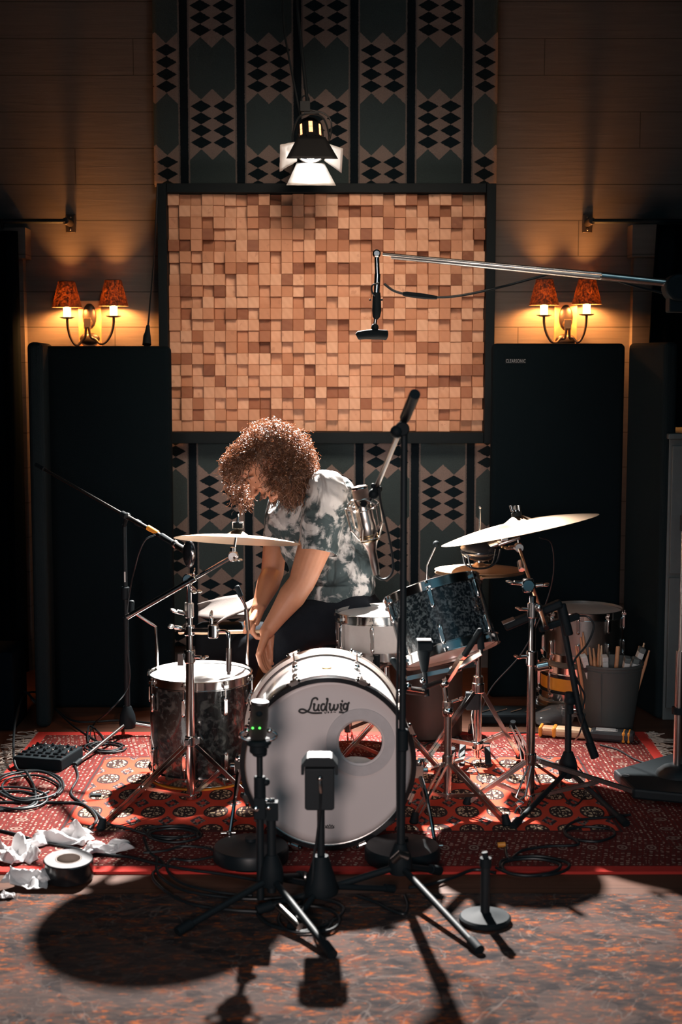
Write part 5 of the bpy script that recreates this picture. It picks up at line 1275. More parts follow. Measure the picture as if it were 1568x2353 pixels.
# ------------------------------------------------------------------ the drummer
def caps(p0, p1, r0, r1, n=20, rings=6):
    """closed tapered capsule"""
    p0, p1 = Vector(p0), Vector(p1); d = p1 - p0; L = d.length; prof = []
    for k in range(rings + 1): a = math.pi / 2 * (1 - k / rings); prof.append((r0 * math.cos(a) if k else 0, -r0 * math.sin(a)))
    for k in range(rings + 1): a = math.pi / 2 * k / rings; prof.append((r1 * math.cos(a) if k < rings else 0, L + r1 * math.sin(a)))
    return prof, p0, d
class Blob:
    def __init__(s): s.mb = MB()
    def c(s, p0, p1, r0, r1): pr, o, d = caps(p0, p1, r0, r1); s.mb.lathe(pr, o, d, 20); return s
    def chain(s, pts, rs):
        for i in range(len(pts) - 1): s.c(pts[i], pts[i + 1], rs[i], rs[i + 1])
        return s
    def e(s, c, r, ax=None, n=28): s.mb.sph(c, r, ax, n); return s
    def build(s, name, mat, parent, voxel=.006, it=6, disp=None, post=None, fac=.5):
        me = bpy.data.meshes.new(name); me.from_pydata([Vector(v) for v in s.mb.v], [], s.mb.f)
        bm = bmesh.new(); bm.from_mesh(me); bmesh.ops.recalc_face_normals(bm, faces=bm.faces); bm.to_mesh(me); bm.free()
        tmp = bpy.data.objects.new('tmp', me); COL.objects.link(tmp)
        r = tmp.modifiers.new('r', 'REMESH'); r.mode = 'VOXEL'; r.voxel_size = voxel
        q = tmp.modifiers.new('s', 'SMOOTH'); q.factor = fac; q.iterations = it
        dg = bpy.context.evaluated_depsgraph_get(); out = bpy.data.meshes.new_from_object(tmp.evaluated_get(dg)); bpy.data.objects.remove(tmp)
        n = len(out.vertices)
        if disp:
            nr = [v.normal.copy() for v in out.vertices]
            for v, nn in zip(out.vertices, nr): v.co += nn * disp(v.co)
        off = Vector((0, 0, 0)); p = parent
        while p is not None: off += p.location; p = p.parent
        out.transform(Matrix.Translation(-off)); out.name = name; out.materials.clear(); out.materials.append(mat)
        out.polygons.foreach_set('use_smooth', [True] * len(out.polygons))
        o = bpy.data.objects.new(name, out); COL.objects.link(o); o.parent = parent; return o
BYc = 5.34
def B(px, py, dy=0.0): return P(px, py, BYc + dy)
K_ = (B(101, 1200) - B(100, 1200)).x          # metres per pixel at the body
pr = thing('person', 'seated person with curly brown hair and tie-dyed grey shirt bending over the floor tom', 'person', V(S0.x, S0.y, .47))
# head frame
hc_ = B(614, 1070, -.16)
ang = math.radians(46); yaw = math.radians(14)
F0 = V(-math.cos(ang) * math.cos(yaw), -math.sin(yaw), -math.sin(ang) * math.cos(yaw)).normalized()
Cr = V(-math.sin(ang), 0, math.cos(ang)); Cr = (Cr - F0 * Cr.dot(F0)).normalized(); Sd = F0.cross(Cr).normalized()   # Sd: sideways
if Sd.y > 0: Sd = -Sd                                                   # towards the camera
def H(a, s, b): return hc_ + F0 * a + Sd * s + Cr * b                   # forward, side, up
hax = (F0, Sd, Cr)
bd = Blob()
bd.e(H(-.012, 0, .028), (.098, .076, .088), hax)                          # cranium
bd.e(H(.030, 0, -.015), (.062, .066, .085), hax)                          # face mass
bd.e(H(.058, 0, .045), (.036, .055, .034), hax)                           # forehead
bd.e(H(.070, 0, .012), (.020, .050, .010), hax)                           # brow
bd.e(H(.050, .032, -.028), (.034, .026, .022), hax).e(H(.050, -.032, -.028), (.034, .026, .022), hax)   # cheeks
bd.c(H(.082, 0, .004), H(.110, 0, -.034), .0085, .0105).e(H(.112, 0, -.038), (.012, .011, .010), hax)      # nose
bd.e(H(.101, .012, -.042), (.010, .0075, .007), hax).e(H(.101, -.012, -.042), (.010, .0075, .007), hax)
bd.e(H(.068, 0, -.062), (.026, .030, .016), hax)                          # muzzle
bd.c(H(.092, -.014, -.0655), H(.092, .014, -.0655), .0055, .0055).c(H(.090, -.013, -.0745), H(.090, .013, -.0745), .006, .006)
bd.e(H(.058, 0, -.095), (.026, .030, .020), hax).e(H(.076, 0, -.099), (.014, .016, .013), hax)         # chin
bd.c(H(-.01, .052, -.055), H(.055, .018, -.098), .016, .016).c(H(-.01, -.052, -.055), H(.055, -.018, -.098), .016, .016)   # jaw
bd.e(H(-.012, .076, -.012), (.018, .008, .030), hax).e(H(-.012, -.076, -.012), (.018, .008, .030), hax)  # ears
nb_ = B(702, 1112, -.08)
bd.c(H(-.035, 0, -.045), nb_, .058, .066)
sn_, sf_ = B(752, 1128, -.20), B(690, 1120, .13)
bd.c(sn_, sf_, .06, .06)
# arms
en_, ef_ = B(694, 1338, -.27), B(626, 1318, .13)
wn_, wf_ = B(613, 1452, -.34), B(594, 1398, -.06)
bd.chain([sn_, B(724, 1255, -.22), en_.lerp(B(724, 1255, -.22), .25), en_], [.066, .062, .052, .048])
bd.chain([en_, en_.lerp(wn_, .28), en_.lerp(wn_, .7), wn_], [.047, .050, .034, .0265])
bd.chain([sf_, B(634, 1240, .17), ef_], [.06, .048, .044])
bd.chain([ef_, ef_.lerp(wf_, .3), ef_.lerp(wf_, .75), wf_], [.043, .045, .032, .026])
# near hand: back of the hand towards the light, fingers curled down towards the rim
def hand(w, k, palm_n, fingers, thumb, pw=.038):
    """w wrist, k knuckle centre, palm_n normal; fingers: list of chains; thumb chain"""
    w, k = Vector(w), Vector(k); d = (k - w).normalized(); n = Vector(palm_n); n = (n - d * n.dot(d)).normalized(); s = d.cross(n)
    for i in range(4):
        o = (i - 1.5) / 1.5
        bd.c(w + s * o * .014, k + s * o * pw * .72, .0165, .0115)
    for ch in fingers: bd.chain(ch, [.0100, .0092, .0082, .0072][:len(ch)])
    bd.chain(thumb, [.016, .0125, .0105, .009][:len(thumb)])
kn = B(597, 1497, -.355)
nd = (kn - wn_).normalized(); sN = V(.25, .9, .2).normalized()
fch = []
for i in range(4):
    o = (i - 1.5) * .0195; b0 = kn + sN * o + V(.004, 0, 0)
    L = [.040, .045, .042, .034][i]
    p1 = b0 + V(-.010, 0, -.94).normalized() * L * .9 + V(.010, 0, 0); p2 = p1 + V(.45, .1, -.9).normalized() * L * .62; p3 = p2 + V(.8, .1, -.45).normalized() * L * .45
    fch.append([b0, p1, p2, p3])
hand(wn_, kn, V(-.95, .0, .3), fch, [wn_ + V(.012, .02, -.018), B(621, 1490, -.33), B(622, 1515, -.33), B(617, 1533, -.335)], .04)
# far hand: holding the stick horizontally
kf_ = B(578, 1432, -.10); fch = []
for i in range(4):
    b0 = kf_ + V(.016 - i * .002, .028 - i * .0195, .008 - i * .003)
    p1 = b0 + V(-.022 + i * .006, -.004, -.026); p2 = p1 + V(.004 + i * .004, -.004, -.020); p3 = p2 + V(.018, .0, -.003)
    fch.append([b0, p1, p2, p3])
hand(wf_, kf_, V(-.6, -.6, .5), fch, [wf_ + V(-.004, -.02, -.012), B(576, 1428, -.135), B(567, 1444, -.14), B(563, 1452, -.135)], .036)
body = bd.build('body', M['skin'], pr, voxel=.0034, it=4)
# eyebrows, lids, lips
def fpt(a, s, b): return H(a, s, b)
mb = MB()
for s in (1, -1):
    mb.tube([H(.0905, s * .012, .016), H(.090, s * .026, .021), H(.082, s * .042, .017), H(.070, s * .050, .010)], [.004, .005, .0042, .002], 8)
split(mb, 'eyebrow', M['hair'], pr)
mb = MB()
for s in (1, -1): mb.tube(catmull([H(.0815, s * .016, -.010), H(.082, s * .027, -.0135), H(.077, s * .040, -.011)], 4), .0024, 8)
split(mb, 'closed_eyelid', M['eye'], pr)
MB().tube(catmull([H(.095, -.018, -.070), H(.0985, 0, -.0705), H(.095, .018, -.070)], 4), .0032, 8).build('lips', M['lips'], pr)
# beard / moustache stubble: short dark curls
mb = MB(); rb = random.Random(3)
def curl(mb, p, d, L, R, turns, r, nseg, rnd):
    d = Vector(d).normalized(); u, v, w = basis(d); ph = rnd.uniform(0, 6.28); pts = []
    for k in range(nseg + 1):
        t = k / nseg; a = ph + turns * 2 * math.pi * t; g = V(0, 0, -1) * (t * t * L * .35)
        pts.append(p + d * (L * t) + (u * math.cos(a) + v * math.sin(a)) * R * min(1, t * 3) + g)
    mb.tube(pts, r, 3, caps=False)
for i in range(420):
    a = rb.uniform(-1, 1); b = rb.uniform(0, 1)
    if b < .3: p = H(.093 - abs(a) * .02, a * .026, -.056 - rb.random() * .006)
    else: p = H(.074 - abs(a) ** 1.4 * .075 + rb.uniform(-.004, .006), a * .060, -.108 + abs(a) ** 1.5 * .050 + rb.uniform(-.012, .014))
    curl(mb, p, F0 * rb.uniform(.3, 1) + V(0, 0, -.8) + Sd * rb.uniform(-.4, .4), rb.uniform(.008, .018), .0025, 1.5, .0008, 6, rb)
mb.build('beard', M['hair'], pr, smooth=0)
# hair: dense curls growing from an inner cap
cap = Blob()
cap.e(H(-.030, 0, .040), (.094, .088, .075), hax).e(H(-.075, 0, -.01), (.062, .082, .082), hax).e(B(684, 1092, -.14), (.045, .075, .065))
cap.build('hair_cap', M['hair'], pr, voxel=.008, it=4, disp=lambda c: noise.noise(c * 45) * .008)
mb = MB(); rh = random.Random(11); cnt = 0
hb_ = [(H(-.038, 0, .038), (.118, .116, .098)), (H(-.085, 0, -.01), (.085, .112, .105)), (B(682, 1095, -.15), (.070, .108, .090)), (H(.045, 0, .088), (.066, .092, .040)), (B(652, 1112, -.23), (.052, .050, .062)), (B(545, 1100, -.08), (.022, .035, .070)), (B(560, 1140, -.06), (.018, .03, .03))]
wts = [10, 8, 7, 6, 5, 1.3, .5]
while cnt < 8200:
    c, r = rh.choices(hb_, wts)[0]
    d = V(rh.gauss(0, 1), rh.gauss(0, 1), rh.gauss(0, 1)).normalized(); k = rh.uniform(.70, 1.0)
    if c in (hb_[0][0], hb_[1][0], hb_[3][0]): p = c + (F0 * d.x * r[0] + Sd * d.y * r[1] + Cr * d.z * r[2]) * k; dn = (F0 * d.x + Sd * d.y + Cr * d.z)
    else: p = c + V(d.x * r[0], d.y * r[1], d.z * r[2]) * k; dn = d
    q = p - hc_; a, s, b = q.dot(F0), q.dot(Sd), q.dot(Cr)
    if a > .040 and b < .060 and -.070 < s < .066: continue
    if a > .018 and -.03 < b < .058 and s > .0 and a * .8 + b > .034: continue
    if a > .052 and b < .045 and s > -.07: continue
    cnt += 1; L = rh.uniform(.020, .042)
    if rh.random() < .05: L *= 1.5
    curl(mb, p, dn * .9 + V(0, 0, -.25) + V(rh.uniform(-.6, .6), rh.uniform(-.6, .6), rh.uniform(-.6, .6)), L, rh.uniform(.0028, .0055), rh.uniform(1.5, 3.2), rh.uniform(.0007, .0012), 13, rh)
mb.build('curly_hair', M['hair'], pr, smooth=0)

# shirt
def fold(c):
    a = noise.noise(V(c.x * 9, c.y * 9, c.z * 22)) * .006 + noise.noise(c * 7) * .008
    a += abs(noise.noise(V(c.x * 14 + c.z * 18, c.y * 7, c.z * 3 + 5))) * .010 - .004
    return a
sb = Blob()
e_ = sb.e
e_(B(724, 1158, -.04), (.135, .175, .105)); e_(B(668, 1190, -.03), (.088, .135, .095)); e_(B(708, 1210, -.02), (.135, .16, .115)); e_(B(744, 1255, .0), (.170, .165, .12)); e_(B(772, 1305, 0), (.165, .175, .105)); e_(B(760, 1203, .0), (.138, .16, .12)); e_(B(795, 1340, 0), (.118, .185, .085)); e_(B(790, 1372, 0), (.112, .18, .065))
e_(B(690, 1318, -.01), (.050, .12, .055))
sb.c(sn_, B(738, 1215, -.21), .080, .074); sb.c(sf_, B(650, 1195, .13), .072, .066)
sb.c(B(700, 1098, -.07), B(762, 1140, -.02), .062, .095)
shirt = sb.build('shirt', M['shirt'], pr, voxel=.009, it=14, disp=fold, fac=.6)
def sleeve(pts, rads, flat=1.0):
    pts = catmull(pts, 6); m = len(pts); mb = MB(); n = 40
    tan = (pts[-1] - pts[0]).normalized(); u, v, w = basis(tan)
    for i, p in enumerate(pts):
        t = i / (m - 1); r = rads[0] + (rads[1] - rads[0]) * t
        for k in range(n):
            a = 2 * math.pi * k / n; f = 1 + .05 * math.sin(3 * a + 5 * t) * t + .05 * noise.noise(V(math.cos(a) * 1.6, math.sin(a) * 1.6, t * 5))
            mb.v.append(p + (u * math.cos(a) + v * math.sin(a) * flat) * r * f)
    for i in range(m - 1):
        for k in range(n): l = (k + 1) % n; mb.f.append((i * n + k, i * n + l, (i + 1) * n + l, (i + 1) * n + k))
    return mb
o = sleeve([B(748, 1150, -.18), B(744, 1185, -.20), B(735, 1225, -.215), B(730, 1270, -.235)], [.080, .073]).build('near_sleeve', M['shirt'], pr, smooth=80)
s = o.modifiers.new('thick', 'SOLIDIFY'); s.thickness = .003
o = sleeve([B(672, 1130, .13), B(655, 1170, .135), B(645, 1210, .14), B(640, 1248, .14)], [.074, .064]).build('far_sleeve', M['shirt'], pr, smooth=80)
s = o.modifiers.new('thick', 'SOLIDIFY'); s.thickness = .003
# hem of the shirt spreading over the hips
mb = MB(); n = 64; m = 10
for j in range(m + 1):
    t = j / m
    for k in range(n):
        a = 2 * math.pi * k / n; ca, sa = math.cos(a), math.sin(a)
        cpt = B(765, 1330, 0).lerp(B(762, 1378, 0), t); rx = .150 + .022 * t; ry = .185 + .012 * t
        tilt = (ca * .018 - (1 if ca > 0 else -1) * abs(ca) * .0)
        f = 1 + .04 * t * math.sin(7 * a) + .03 * noise.noise(V(ca * 2, sa * 2, t * 2))
        z = cpt.z - ca * .040 * t + .008 * math.sin(5 * a) * t
        mb.v.append(V(cpt.x + ca * rx * f, cpt.y + sa * ry * f, z))
for j in range(m):
    for k in range(n): l = (k + 1) % n; mb.f.append((j * n + k, j * n + l, (j + 1) * n + l, (j + 1) * n + k))
o = mb.build('shirt_hem', M['shirt'], pr, smooth=80); s = o.modifiers.new('thick', 'SOLIDIFY'); s.thickness = .003

# trousers
tb = Blob()
hipN, hipF = B(800, 1412, -.10), B(790, 1405, .12)
kneeN, kneeF = B(658, 1445, -.20), B(572, 1490, .14)
ankN, ankF = G(640, 1700) + V(0, .0, .09), G(520, 1700) + V(0, 0, .09)
ankN.y = 5.18; ankF.y = 5.45
tb.e(B(795, 1400, 0), (.14, .185, .10)); tb.c(hipN, kneeN, .105, .078); tb.c(hipF, kneeF, .10, .07)
tb.c(kneeN, ankN, .075, .058); tb.c(kneeF, ankF, .068, .055)
tb.build('trousers', M['denim'], pr, voxel=.009, it=10, disp=lambda c: noise.noise(c * 13) * .007 + noise.noise(c * 30) * .003)
for k in (ankN, ankF):
    f = Blob(); f.c(V(k.x + .03, k.y, .052), V(k.x - .14, k.y - .02, .045), .042, .034).c(V(k.x + .02, k.y, .05), V(k.x + .0, k.y, .12), .04, .045)
    f.build('shoe', M['rubber'], pr, voxel=.008, it=4)

# drumstick in his hand
a, b2 = P(410, 1455, 5.22), B(654, 1450, -.13)
d = (b2 - a)
tag(recenter(MB().tube([a, a + d * .01, a + d * .03, a + d * .05, a + d * .10, a + d * .22, a + d], [.002, .0048, .0052, .0035, .0045, .0072, .0074], 14).build('drumstick', M['stickwood2'])), 'pale wooden drumstick held level in his far hand above the floor tom', 'drumstick')
# stick bag behind the floor tom
t = thing('stick_bag', 'open black bag with grey lining flaps hanging behind the floor tom', 'bag', P(520, 1480, 5.6))
mb = MB(); 
mb.box(P(535, 1478, 5.62), (.30, .09, .17)); o = mb.build('bag_body', M['blackmatte'], t, bevel=.03)
def flap(pts_bot, pts_top, name):
    nb = catmull(pts_bot, 8); ntp = catmull(pts_top, 8); mb = MB(); m = 6
    for j in range(m + 1):
        t_ = j / m
        for p, q in zip(nb, ntp): r = p.lerp(q, t_); mb.v.append(r + V(0, .03 * math.sin(t_ * math.pi), 0))
    n = len(nb)
    for j in range(m):
        for i in range(n - 1): mb.f.append((j * n + i, j * n + i + 1, (j + 1) * n + i + 1, (j + 1) * n + i))
    o = mb.build(name, M['greycloth'], t, smooth=80); s = o.modifiers.new('thick', 'SOLIDIFY'); s.thickness = .006
flap([P(455, 1415, 5.58), P(500, 1420, 5.54), P(570, 1416, 5.53)], [P(455, 1390, 5.62), P(500, 1374, 5.66), P(545, 1366, 5.68)], 'rear_flap')
flap([P(498, 1436, 5.50), P(530, 1418, 5.48), P(575, 1400, 5.48)], [P(530, 1410, 5.56), P(565, 1385, 5.56), P(606, 1362, 5.56)], 'front_flap')
# rod with black felt head behind the kick
# ------------------------------------------------------------------ small things on the floor
# tape roll
b = G(158, 2015); b = V(b.x, b.y, RZ)
t = thing('tape_roll', 'thick roll of black tape lying on the rug edge among tissues', 'tape roll', b)
w2 = .071; ax = V(.02, -.06, 1).normalized()
MB().lathe([(.036, .002), (.036, .055), (w2 - .002, .055), (w2, .053), (w2, .002), (w2 - .002, 0), (.038, 0)], b, ax, 64, closed_prof=True).build('tape', M['blackgloss'], t)
MB().lathe([(.038, .0552), (w2 - .003, .0552), (w2 - .003, .0562), (.038, .0562)], b, ax, 64, closed_prof=True).build('tape_side', M['tapeface'], t)
MB().lathe([(.034, .001), (.034, .0565), (.0365, .0565), (.0365, .001)], b, ax, 48, closed_prof=True).build('core', M['card'], t)
MB().lathe([(0, .044), (.034, .044)], b, ax, 48).build('core_shadow_disc', M['tapeface'], t) if False else None
def tissue(label, c, w, d, h, seed, rot=0):
    rn = random.Random(seed); mb = MB(); n = 22; cr, sr = math.cos(rot), math.sin(rot)
    for j in range(n + 1):
        for i in range(n + 1):
            u, v = i / n - .5, j / n - .5
            z = abs(noise.noise(V(u * 2.6 + seed, v * 2.6, seed * 1.7))) * h * 1.7 + abs(noise.noise(V(u * 6, v * 6 + seed, 1))) * h * .55
            e = max(abs(u), abs(v)) * 2; z *= (1 - e ** 4 * .7)
            x = u * w * (1 + .35 * noise.noise(V(v * 5, seed, 0))) + .25 * w * noise.noise(V(v * 3 + seed, u * 3, 4)); y = v * d * (1 + .35 * noise.noise(V(u * 5, seed, 7))) + .25 * d * noise.noise(V(u * 4, v * 4 + seed, 8))
            mb.v.append(V(c.x + x * cr - y * sr, c.y + x * sr + y * cr, RZ + .002 + max(z, 0)))
    for j in range(n):
        for i in range(n): mb.f.append((j * (n + 1) + i, j * (n + 1) + i + 1, (j + 1) * (n + 1) + i + 1, (j + 1) * (n + 1) + i))
    o = mb.build('crumpled_tissue', M['tissue'], smooth=25); s = o.modifiers.new('thick', 'SOLIDIFY'); s.thickness = .0012; s.offset = 1
    tag(recenter(o), label, 'tissue', 'crumpled tissues on the rug')
tissue('crumpled white tissue, largest, behind the roll of tape', G(143, 1932), .165, .105, .040, 1.3, -.1)
tissue('crumpled white tissue at the left edge of the photo beside the tape roll', G(38, 1968), .11, .13, .045, 2.6, .5)
tissue('crumpled white tissue to the right of the tape roll', G(240, 1958), .14, .07, .034, 3.1, .35)
tissue('crumpled white tissue in front of the tape roll at the rug edge', G(68, 2028), .12, .09, .040, 4.4, -.2)
tissue('small scrap of white tissue at the far left bottom', G(14, 2062), .035, .03, .012, 5.2)
# mixer / stage box at left
b = G(106, 1762)
t = thing('stage_box', 'black box of knobs and sockets at the left edge of the red rug', 'audio box', b)
ax = (V(.96, -.25, 0), V(.25, .96, 0), V(0, 0, 1))
MB().box(b + V(0, .05, .022), (.19, .19, .044), ax).build('case', M['blackmatte'], t, smooth=0, bevel=.005)
for i in range(6):
    for j in range(5):
        q = b + V(0, .05, .044) + ax[0] * (-.078 + i * .031) + ax[1] * (-.068 + j * .034)
        if j < 2: MB().box(q + V(0, 0, .003), (.020, .008, .006), ax).build('socket', M['blackgloss'], t, smooth=0)
        else: MB().cyl(q, q + V(0, 0, .009), .006, 12).sph(q + V(0, 0, .010), .0022, n=8).build('knob', M['chrome2'] if (i + j) % 2 else M['blackgloss'], t)
# small black tape scrap
q = G(221, 1829); tag(recenter(MB().box(q + V(0, 0, .004), (.038, .02, .006), (V(.99, .1, 0), V(-.1, .99, 0), V(0, 0, 1))).build('black_clip', M['rubber'], bevel=.002)), 'small black rectangular clip on the red rug at left', 'clip')

# bin with sticks
b = G(1402, 1672, 0); b = V(P(1407, 1600, 5.55).x, 5.62, 0)
r0, r1, hB = .098, .132, P(1407, 1531, 5.52).z
t = thing('stick_bin', 'grey green plastic bin full of drumsticks beside the stacked drums', 'bin', b)
MB().lathe([(0, 0.002), (r0, 0.002), (r1, hB - .01), (r1 + .005, hB - .008), (r1 + .005, hB), (r1 - .003, hB), (r0 - .004, .01), (0, .01)], b, n=48).build('tub', M['bin'], t)
MB().ring(b + V(0, 0, hB - .022), (0, 0, 1), r1 - .001, .002, 48, 6).build('rim_bead', M['bin'], t)
MB().bar(b + V(-.042, -r0 * .9, .02), b + V(-.055, -r1 * .92, hB - .03), .002, .004).build('seam', M['bin'], t)
def stick(label, px0, px1, py1, dy, mat, r=.0075, tip=True):
    a = V(b.x + (px0 - 1407) * .0018, b.y + dy * .5, .03); e = P(px1, py1, b.y + dy); d = e - a
    rs = [r, r, r * .62, r * .45, r * .62, r * .35] if tip else [r, r, r, r, r, r * .8]
    o = MB().tube([a, a + d * .8, a + d * .955, a + d * .968, a + d * .985, e], rs, 12).build('drumstick', M[mat])
    tag(recenter(o), label, 'drumstick', 'drumsticks in the grey bin')
for q in [(1360, 1324, 1484, -.06, 'stickwood', 'leftmost drumstick in the bin, leaning left'), (1375, 1340, 1453, .03, 'stickwood', 'tallest drumstick in the bin at the left'), (1370, 1335, 1464, .0, 'stickwood', 'second tallest drumstick in the bin just left of the tallest'),
          (1385, 1355, 1487, .02, 'stickwood', 'drumstick in the bin right of the two tallest ones, leaning left'), (1390, 1364, 1489, -.02, 'stickwood', 'drumstick in the bin crossing just behind the pale sleeve at left'),
          (1385, 1377, 1480, .05, 'stickwood', 'upright drumstick near the middle left of the bin'), (1387, 1383, 1483, .0, 'stickwood2', 'upright drumstick touching the white-topped sleeve in the bin'),
          (1415, 1421, 1485, .0, 'stickwood', 'lone thick drumstick standing in the middle of the bin'), (1440, 1470, 1484, .03, 'stickwood', 'drumstick left of the leaning pale sleeve at the bin right rim'), (1450, 1493, 1494, -.02, 'stickwood', 'drumstick leaning furthest right over the bin rim'),
          (1450, 1481, 1477, .0, 'stickwood2', 'blunt drumstick end poking from the leaning pale sleeve'), (1380, 1366, 1512, -.08, 'stickwood', 'short stub of a drumstick low at the front left of the bin')]:
    stick(q[5], q[0], q[1], q[2], q[3], q[4], .0085 if q[0] in (1415,) else .0068, q[0] != 1415)
def sleeve_pack(label, x0, x1, y1, dy, w=.045):
    a = V(b.x + (x0 - 1407) * .0018, b.y + dy * .5, .10); e = P(x1, y1, b.y + dy); d = (e - a).normalized()
    t = thing('stick_packet', label, 'drumstick packet', a, 'packets of sticks in the grey bin')
    MB().bar(a, e - d * .02, w * .5, w * .9, up=(0, -1, 0)).build('card_sleeve', M['paperw'], t, smooth=0, bevel=.003)
    mid = e - d * .055
    MB().bar(mid - d * .012, mid + d * .012, w * .53, w * .93, up=(0, -1, 0)).build('dark_print_band', M['sleeved'], t, smooth=0, bevel=.003)
    MB().bar(e - d * .021, e, w * .53, w * .93, up=(0, -1, 0)).build('plastic_cap', M['cabinet'] if x1 > 1400 else M['paperw'], t, smooth=0, bevel=.003)
sleeve_pack('pale drumstick packet leaning left at the front left of the bin', 1375, 1341, 1506, -.07)
sleeve_pack('white-topped drumstick packet upright near the middle of the bin', 1398, 1390, 1507, -.07)
sleeve_pack('drumstick packet low at the bin rim, third from left', 1425, 1443, 1510, -.06)
sleeve_pack('drumstick packet squeezed in the rim beside the leaning one', 1430, 1463, 1512, -.05)
sleeve_pack('long pale drumstick packet leaning out to the upper right of the bin', 1430, 1478, 1488, -.02)
# stick packet on the rug
a, e = G(1236, 1689), G(1462, 1706); a.z = e.z = RZ + .022
t = thing('stick_packet', 'long packet of drumsticks with orange bands lying on the red rug', 'drumstick packet', (a + e) / 2 - V(0, 0, .022)); d = (e - a).normalized(); L = (e - a).length
MB().bar(a + d * L * .18, a + d * L * .56, .062, .036).build('clear_half', M['stickwood2'], t, smooth=0, bevel=.012)
MB().bar(a + d * L * .54, a + d * L * .985, .066, .040).build('dark_sleeve', M['sleeved'], t, smooth=0, bevel=.012)
MB().bar(a + d * L * .04, a + d * L * .20, .058, .034).build('darker_half', M['stickwood'], t, smooth=0, bevel=.012)  # end piece of the packet in a darker wood tone
for u0, u1 in ((.02, .055), (.155, .2), (.86, .90), (.92, .945)): MB().bar(a + d * L * u0, a + d * L * u1, .068, .042).build('orange_band', M['orangelab'], t, smooth=0, bevel=.012)
mb = MB(); sd = V(-d.y, d.x, 0)
for k in range(4):
    q = a + d * L * (.60 - k * .002) + V(0, 0, .0205) + sd * (-.022 + k * .013); mb.bar(q, q + d * L * (.22 - .02 * (k % 2)), .0045, .0012)
mb.build('printed_lines', M['paperw'], t, smooth=0)
# plastic bag
c = G(1262, 1664); mb = MB(); mb.sph(c + V(.02, 0, .03), (.085, .06, .035), n=30)
for i, q in enumerate(mb.v): k = noise.noise(V(*q) * 20); mb.v[i] = (q[0] + k * .02, q[1] + k * .02, max(.009, q[2] + k * .022))
tag(recenter(mb.build('plastic_bag', M['plastic'], smooth=30)), 'crumpled clear plastic bag on the rug behind the ride stand', 'plastic bag')
# low dark tray of hardware behind
c = G(1190, 1660); t = thing('hardware_case', 'flat dark case of loose hardware behind the hi-hat stand', 'case', c + V(.0, .05, 0))
MB().box(c + V(0, .05, .02), (.36, .16, .04)).build('case_body', M['blackmatte'], t, smooth=0, bevel=.01)
mb = MB()
for k in range(5): q = c + V(-.15 + k * .06, .0, .043); mb.rod(q, q + V(.05, .05, 0), .004)
split(mb, 'loose_rod', M['chrome2'], t)
# equipment at far left
t = thing('equipment_case', 'dark upright equipment case in shadow at the left edge', 'case', V(P(8, 1650, 5.6).x, 5.7, 0))
MB().box((P(4, 1650, 5.7).x, 5.7, .16), (.16, .25, .32)).build('case_body', M['curtain'], t, smooth=0, bevel=.01)

# ------------------------------------------------------------------ cables
def cable(label, pts, r=.004, name='cable', z=RZ, n=8, plug=None):
    q = []
    for p in pts:
        if isinstance(p, Vector): q.append(p)
        elif len(p) == 2: q.append(G(p[0], p[1], z + r))
        elif p[2] > 1.0: q.append(P(*p))
        else: q.append(G(p[0], p[1], 0) + V(0, 0, p[2]))
    mb = MB().tube(catmull(q, n), r, 8)
    return tag(recenter(mb.build(name, M['cable'])), label, 'cable')
def loops(cx, cy, rx, ry, k, seed, a0=0, drift=(0, 0), lift=.003, turns=1.0):
    rn = random.Random(seed); out = []
    for i in range(int(k * 10 * turns) + 1):
        a = a0 + 2 * math.pi * i / 10; w = 1 + .16 * math.sin(i * .37 + seed) + .05 * rn.uniform(-1, 1)
        out.append((cx + rx * w * math.cos(a) + drift[0] * i / 10, cy + ry * w * math.sin(a) + drift[1] * i / 10, RZ + .004 + lift * (i // 10) + .001 * (i % 2)))
    return out
cable('thick black cable looping high over the stage box at the left', [(0, 1665, .05), (40, 1654, .10), (60, 1655, .12), (85, 1668, .10), (110, 1650, .06), (82, 1637, .04), (60, 1645, .1), (38, 1700, .09), (32, 1760, .05), (40, 1780, .02), (62, 1788, .02), (82, 1830, .012), (70, 1860, .012), (0, 1870, .012)], .0048)
cable('black cable running along the back edge of the red rug at the left', [(36, 1700, .06), (55, 1655, .10), (90, 1635, .08), (130, 1647, .03), (170, 1664, .014), (220, 1665, .012), (275, 1662, .012), (345, 1668, .012)], .0042)
cable('black cable snaking between the legs of the left boom stand', [(130, 1648, .03), (165, 1672, .012), (215, 1705, .012), (240, 1712), (232, 1688), (205, 1680, .02), (204, 1712), (225, 1728)], .0036)
cable('coil of black cable lying on the rug under the left boom stand', loops(243, 1726, 40, 11, 3, 2), .0034)
cable('black cable wound in large loops below the stage box', loops(62, 1812, 70, 32, 3, 5, .6, (4, 3)), .0042)
cable('black cable looping at the far left edge of the rug', loops(20, 1845, 78, 24, 2, 9, 2.0, (5, 1)), .0042)
cable('black cable crossing the rug from stage box to tripod foot', [(140, 1730, .02), (168, 1752), (179, 1785), (163, 1820), (180, 1840), (215, 1862), (250, 1893), (300, 1905), (350, 1920), (420, 1923), (455, 1915), (440, 1900), (380, 1898), (330, 1905), (345, 1925)], .0042)
cable('long black cable from the left edge toward the tripod foot', [(0, 1843), (60, 1843), (130, 1844), (190, 1848), (222, 1880), (205, 1905)], .0045)
cable('black cable under the tissues at the lower left', [(-10, 1906), (30, 1915), (80, 1930), (150, 1945), (230, 1962), (300, 1970), (360, 1985), (430, 1998), (520, 2010), (600, 2025)], .0045)
cable('black cable coiled in front of the floor tom legs', loops(385, 1922, 58, 17, 2, 4, .3, (12, 5)), .0040)
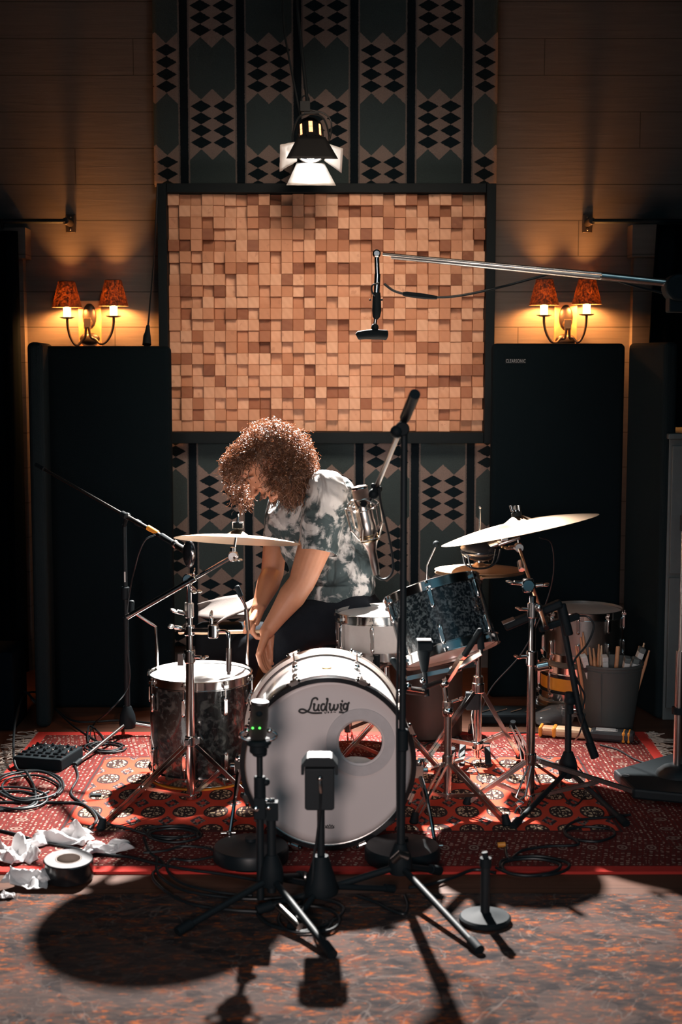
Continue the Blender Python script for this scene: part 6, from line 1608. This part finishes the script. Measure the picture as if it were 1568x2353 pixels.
cable('bundle cable sweeping from the rug to the front stands', [(330, 1925), (345, 1960), (375, 1985), (350, 2010), (370, 2040), (430, 2075), (520, 2090), (590, 2095)], .0045, z=.004)
cable('second cable sweeping from the rug to the front stands', [(330, 1960), (380, 1955), (420, 1945), (480, 1950), (500, 1965), (440, 1978), (395, 1975), (385, 2000), (420, 2030), (500, 2050), (580, 2058)], .0042, z=.006)
cable('third cable curving on the wooden floor before the drum', [(360, 1970), (365, 2010), (420, 2045), (520, 2062), (600, 2066), (690, 2060), (760, 2070), (790, 2090), (760, 2120), (690, 2140), (620, 2125), (590, 2100)], .0042, z=.006)
cable('loose loop of cable in front of the short microphone stand', loops(690, 2115, 70, 34, 1, 8, .2, (30, 8), turns=1.2), .0040, z=.004)
cable('black cable curving behind the right leg of the centre stand', [(818, 2068, .012), (860, 2082, .012), (900, 2102, .012), (930, 2110, .012), (937, 2090, .012), (930, 2068, .012)], .004)
cable('black cable running right along the wooden floor from the centre stand', [(940, 2048, .01), (990, 2040, .01), (1040, 2025, .01), (1090, 2008, .012), (1140, 2006)], .0045)
cable('loose coil of cable with an orange tag at the right front of the rug', loops(1222, 1998, 74, 20, 2, 6, 3.0, (1, 3)), .0045)
cable('black cable curling over the right front of the rug', [(1160, 1940), (1170, 1975), (1200, 1955), (1260, 1945), (1330, 1940), (1300, 1912), (1340, 1900), (1400, 1905), (1412, 1920), (1370, 1934), (1310, 1925), (1298, 1905), (1330, 1885), (1400, 1878), (1450, 1872)], .0042)
cable('thin black cable running diagonally to the base of the studio stand', [(1380, 1712), (1420, 1723), (1460, 1745), (1500, 1758), (1535, 1775, .03)], .0036)
cable('thin dark cable hanging from the low boom stand to the rug', [(1345, 1640, 4.72), (1330, 1690, 4.7), (1300, 1740, .02), (1288, 1790, .015), (1290, 1830, .015), (1320, 1850), (1345, 1830)], .003)
cable('thin black cable on the rug right of the bass drum', [(960, 1725), (985, 1708), (1010, 1700), (1060, 1696), (1056, 1740), (1090, 1760), (1110, 1800)], .003)
cable('black cable along the back of the rug behind the packets', [(1130, 1690), (1200, 1684), (1300, 1684), (1400, 1688), (1450, 1695)], .003)
cable('thin cable hanging from the left boom microphone down its stand', [(357, 1229, 5.2), (335, 1240, 5.2), (320, 1270, 5.25), (309, 1310, 5.3), (300, 1350, 5.45), (292, 1420, 5.45), (294, 1500, 5.45), (299, 1550, 5.45), (290, 1590, 5.45), (250, 1635, 5.4), (215, 1672, .012), (205, 1700)], .0032)
cable('thin black cable hanging behind the hi-hat and ride stands', [(1240, 1235, 4.9), (1268, 1250, 5.0), (1272, 1320, 5.1), (1250, 1400, 5.2), (1200, 1500, 5.3), (1130, 1580, 5.35), (1105, 1640, 5.4)], .0022)
q = G(1153, 1949); tag(recenter(MB().cyl(q + V(-.012, 0, .010), q + V(.012, 0, .012), .008, 14).build('orange_cable_tag', M['orangelab'])), 'small bright orange connector tag on the cable coil', 'cable tag')
# cymbal-side headset mic behind the tom
t = thing('talkback_microphone', 'small black ball microphone on a thin rod behind the rack tom', 'microphone', P(982, 1310, 5.3))
MB().sph(P(1003, 1250, 5.3), .013, n=14).build('head', M['rubber'], t); MB().rod(P(1001, 1258, 5.3), P(982, 1300, 5.3), .004).rod(P(982, 1300, 5.3), P(981, 1345, 5.3), .004).build('rod', M['chrome2'], t)
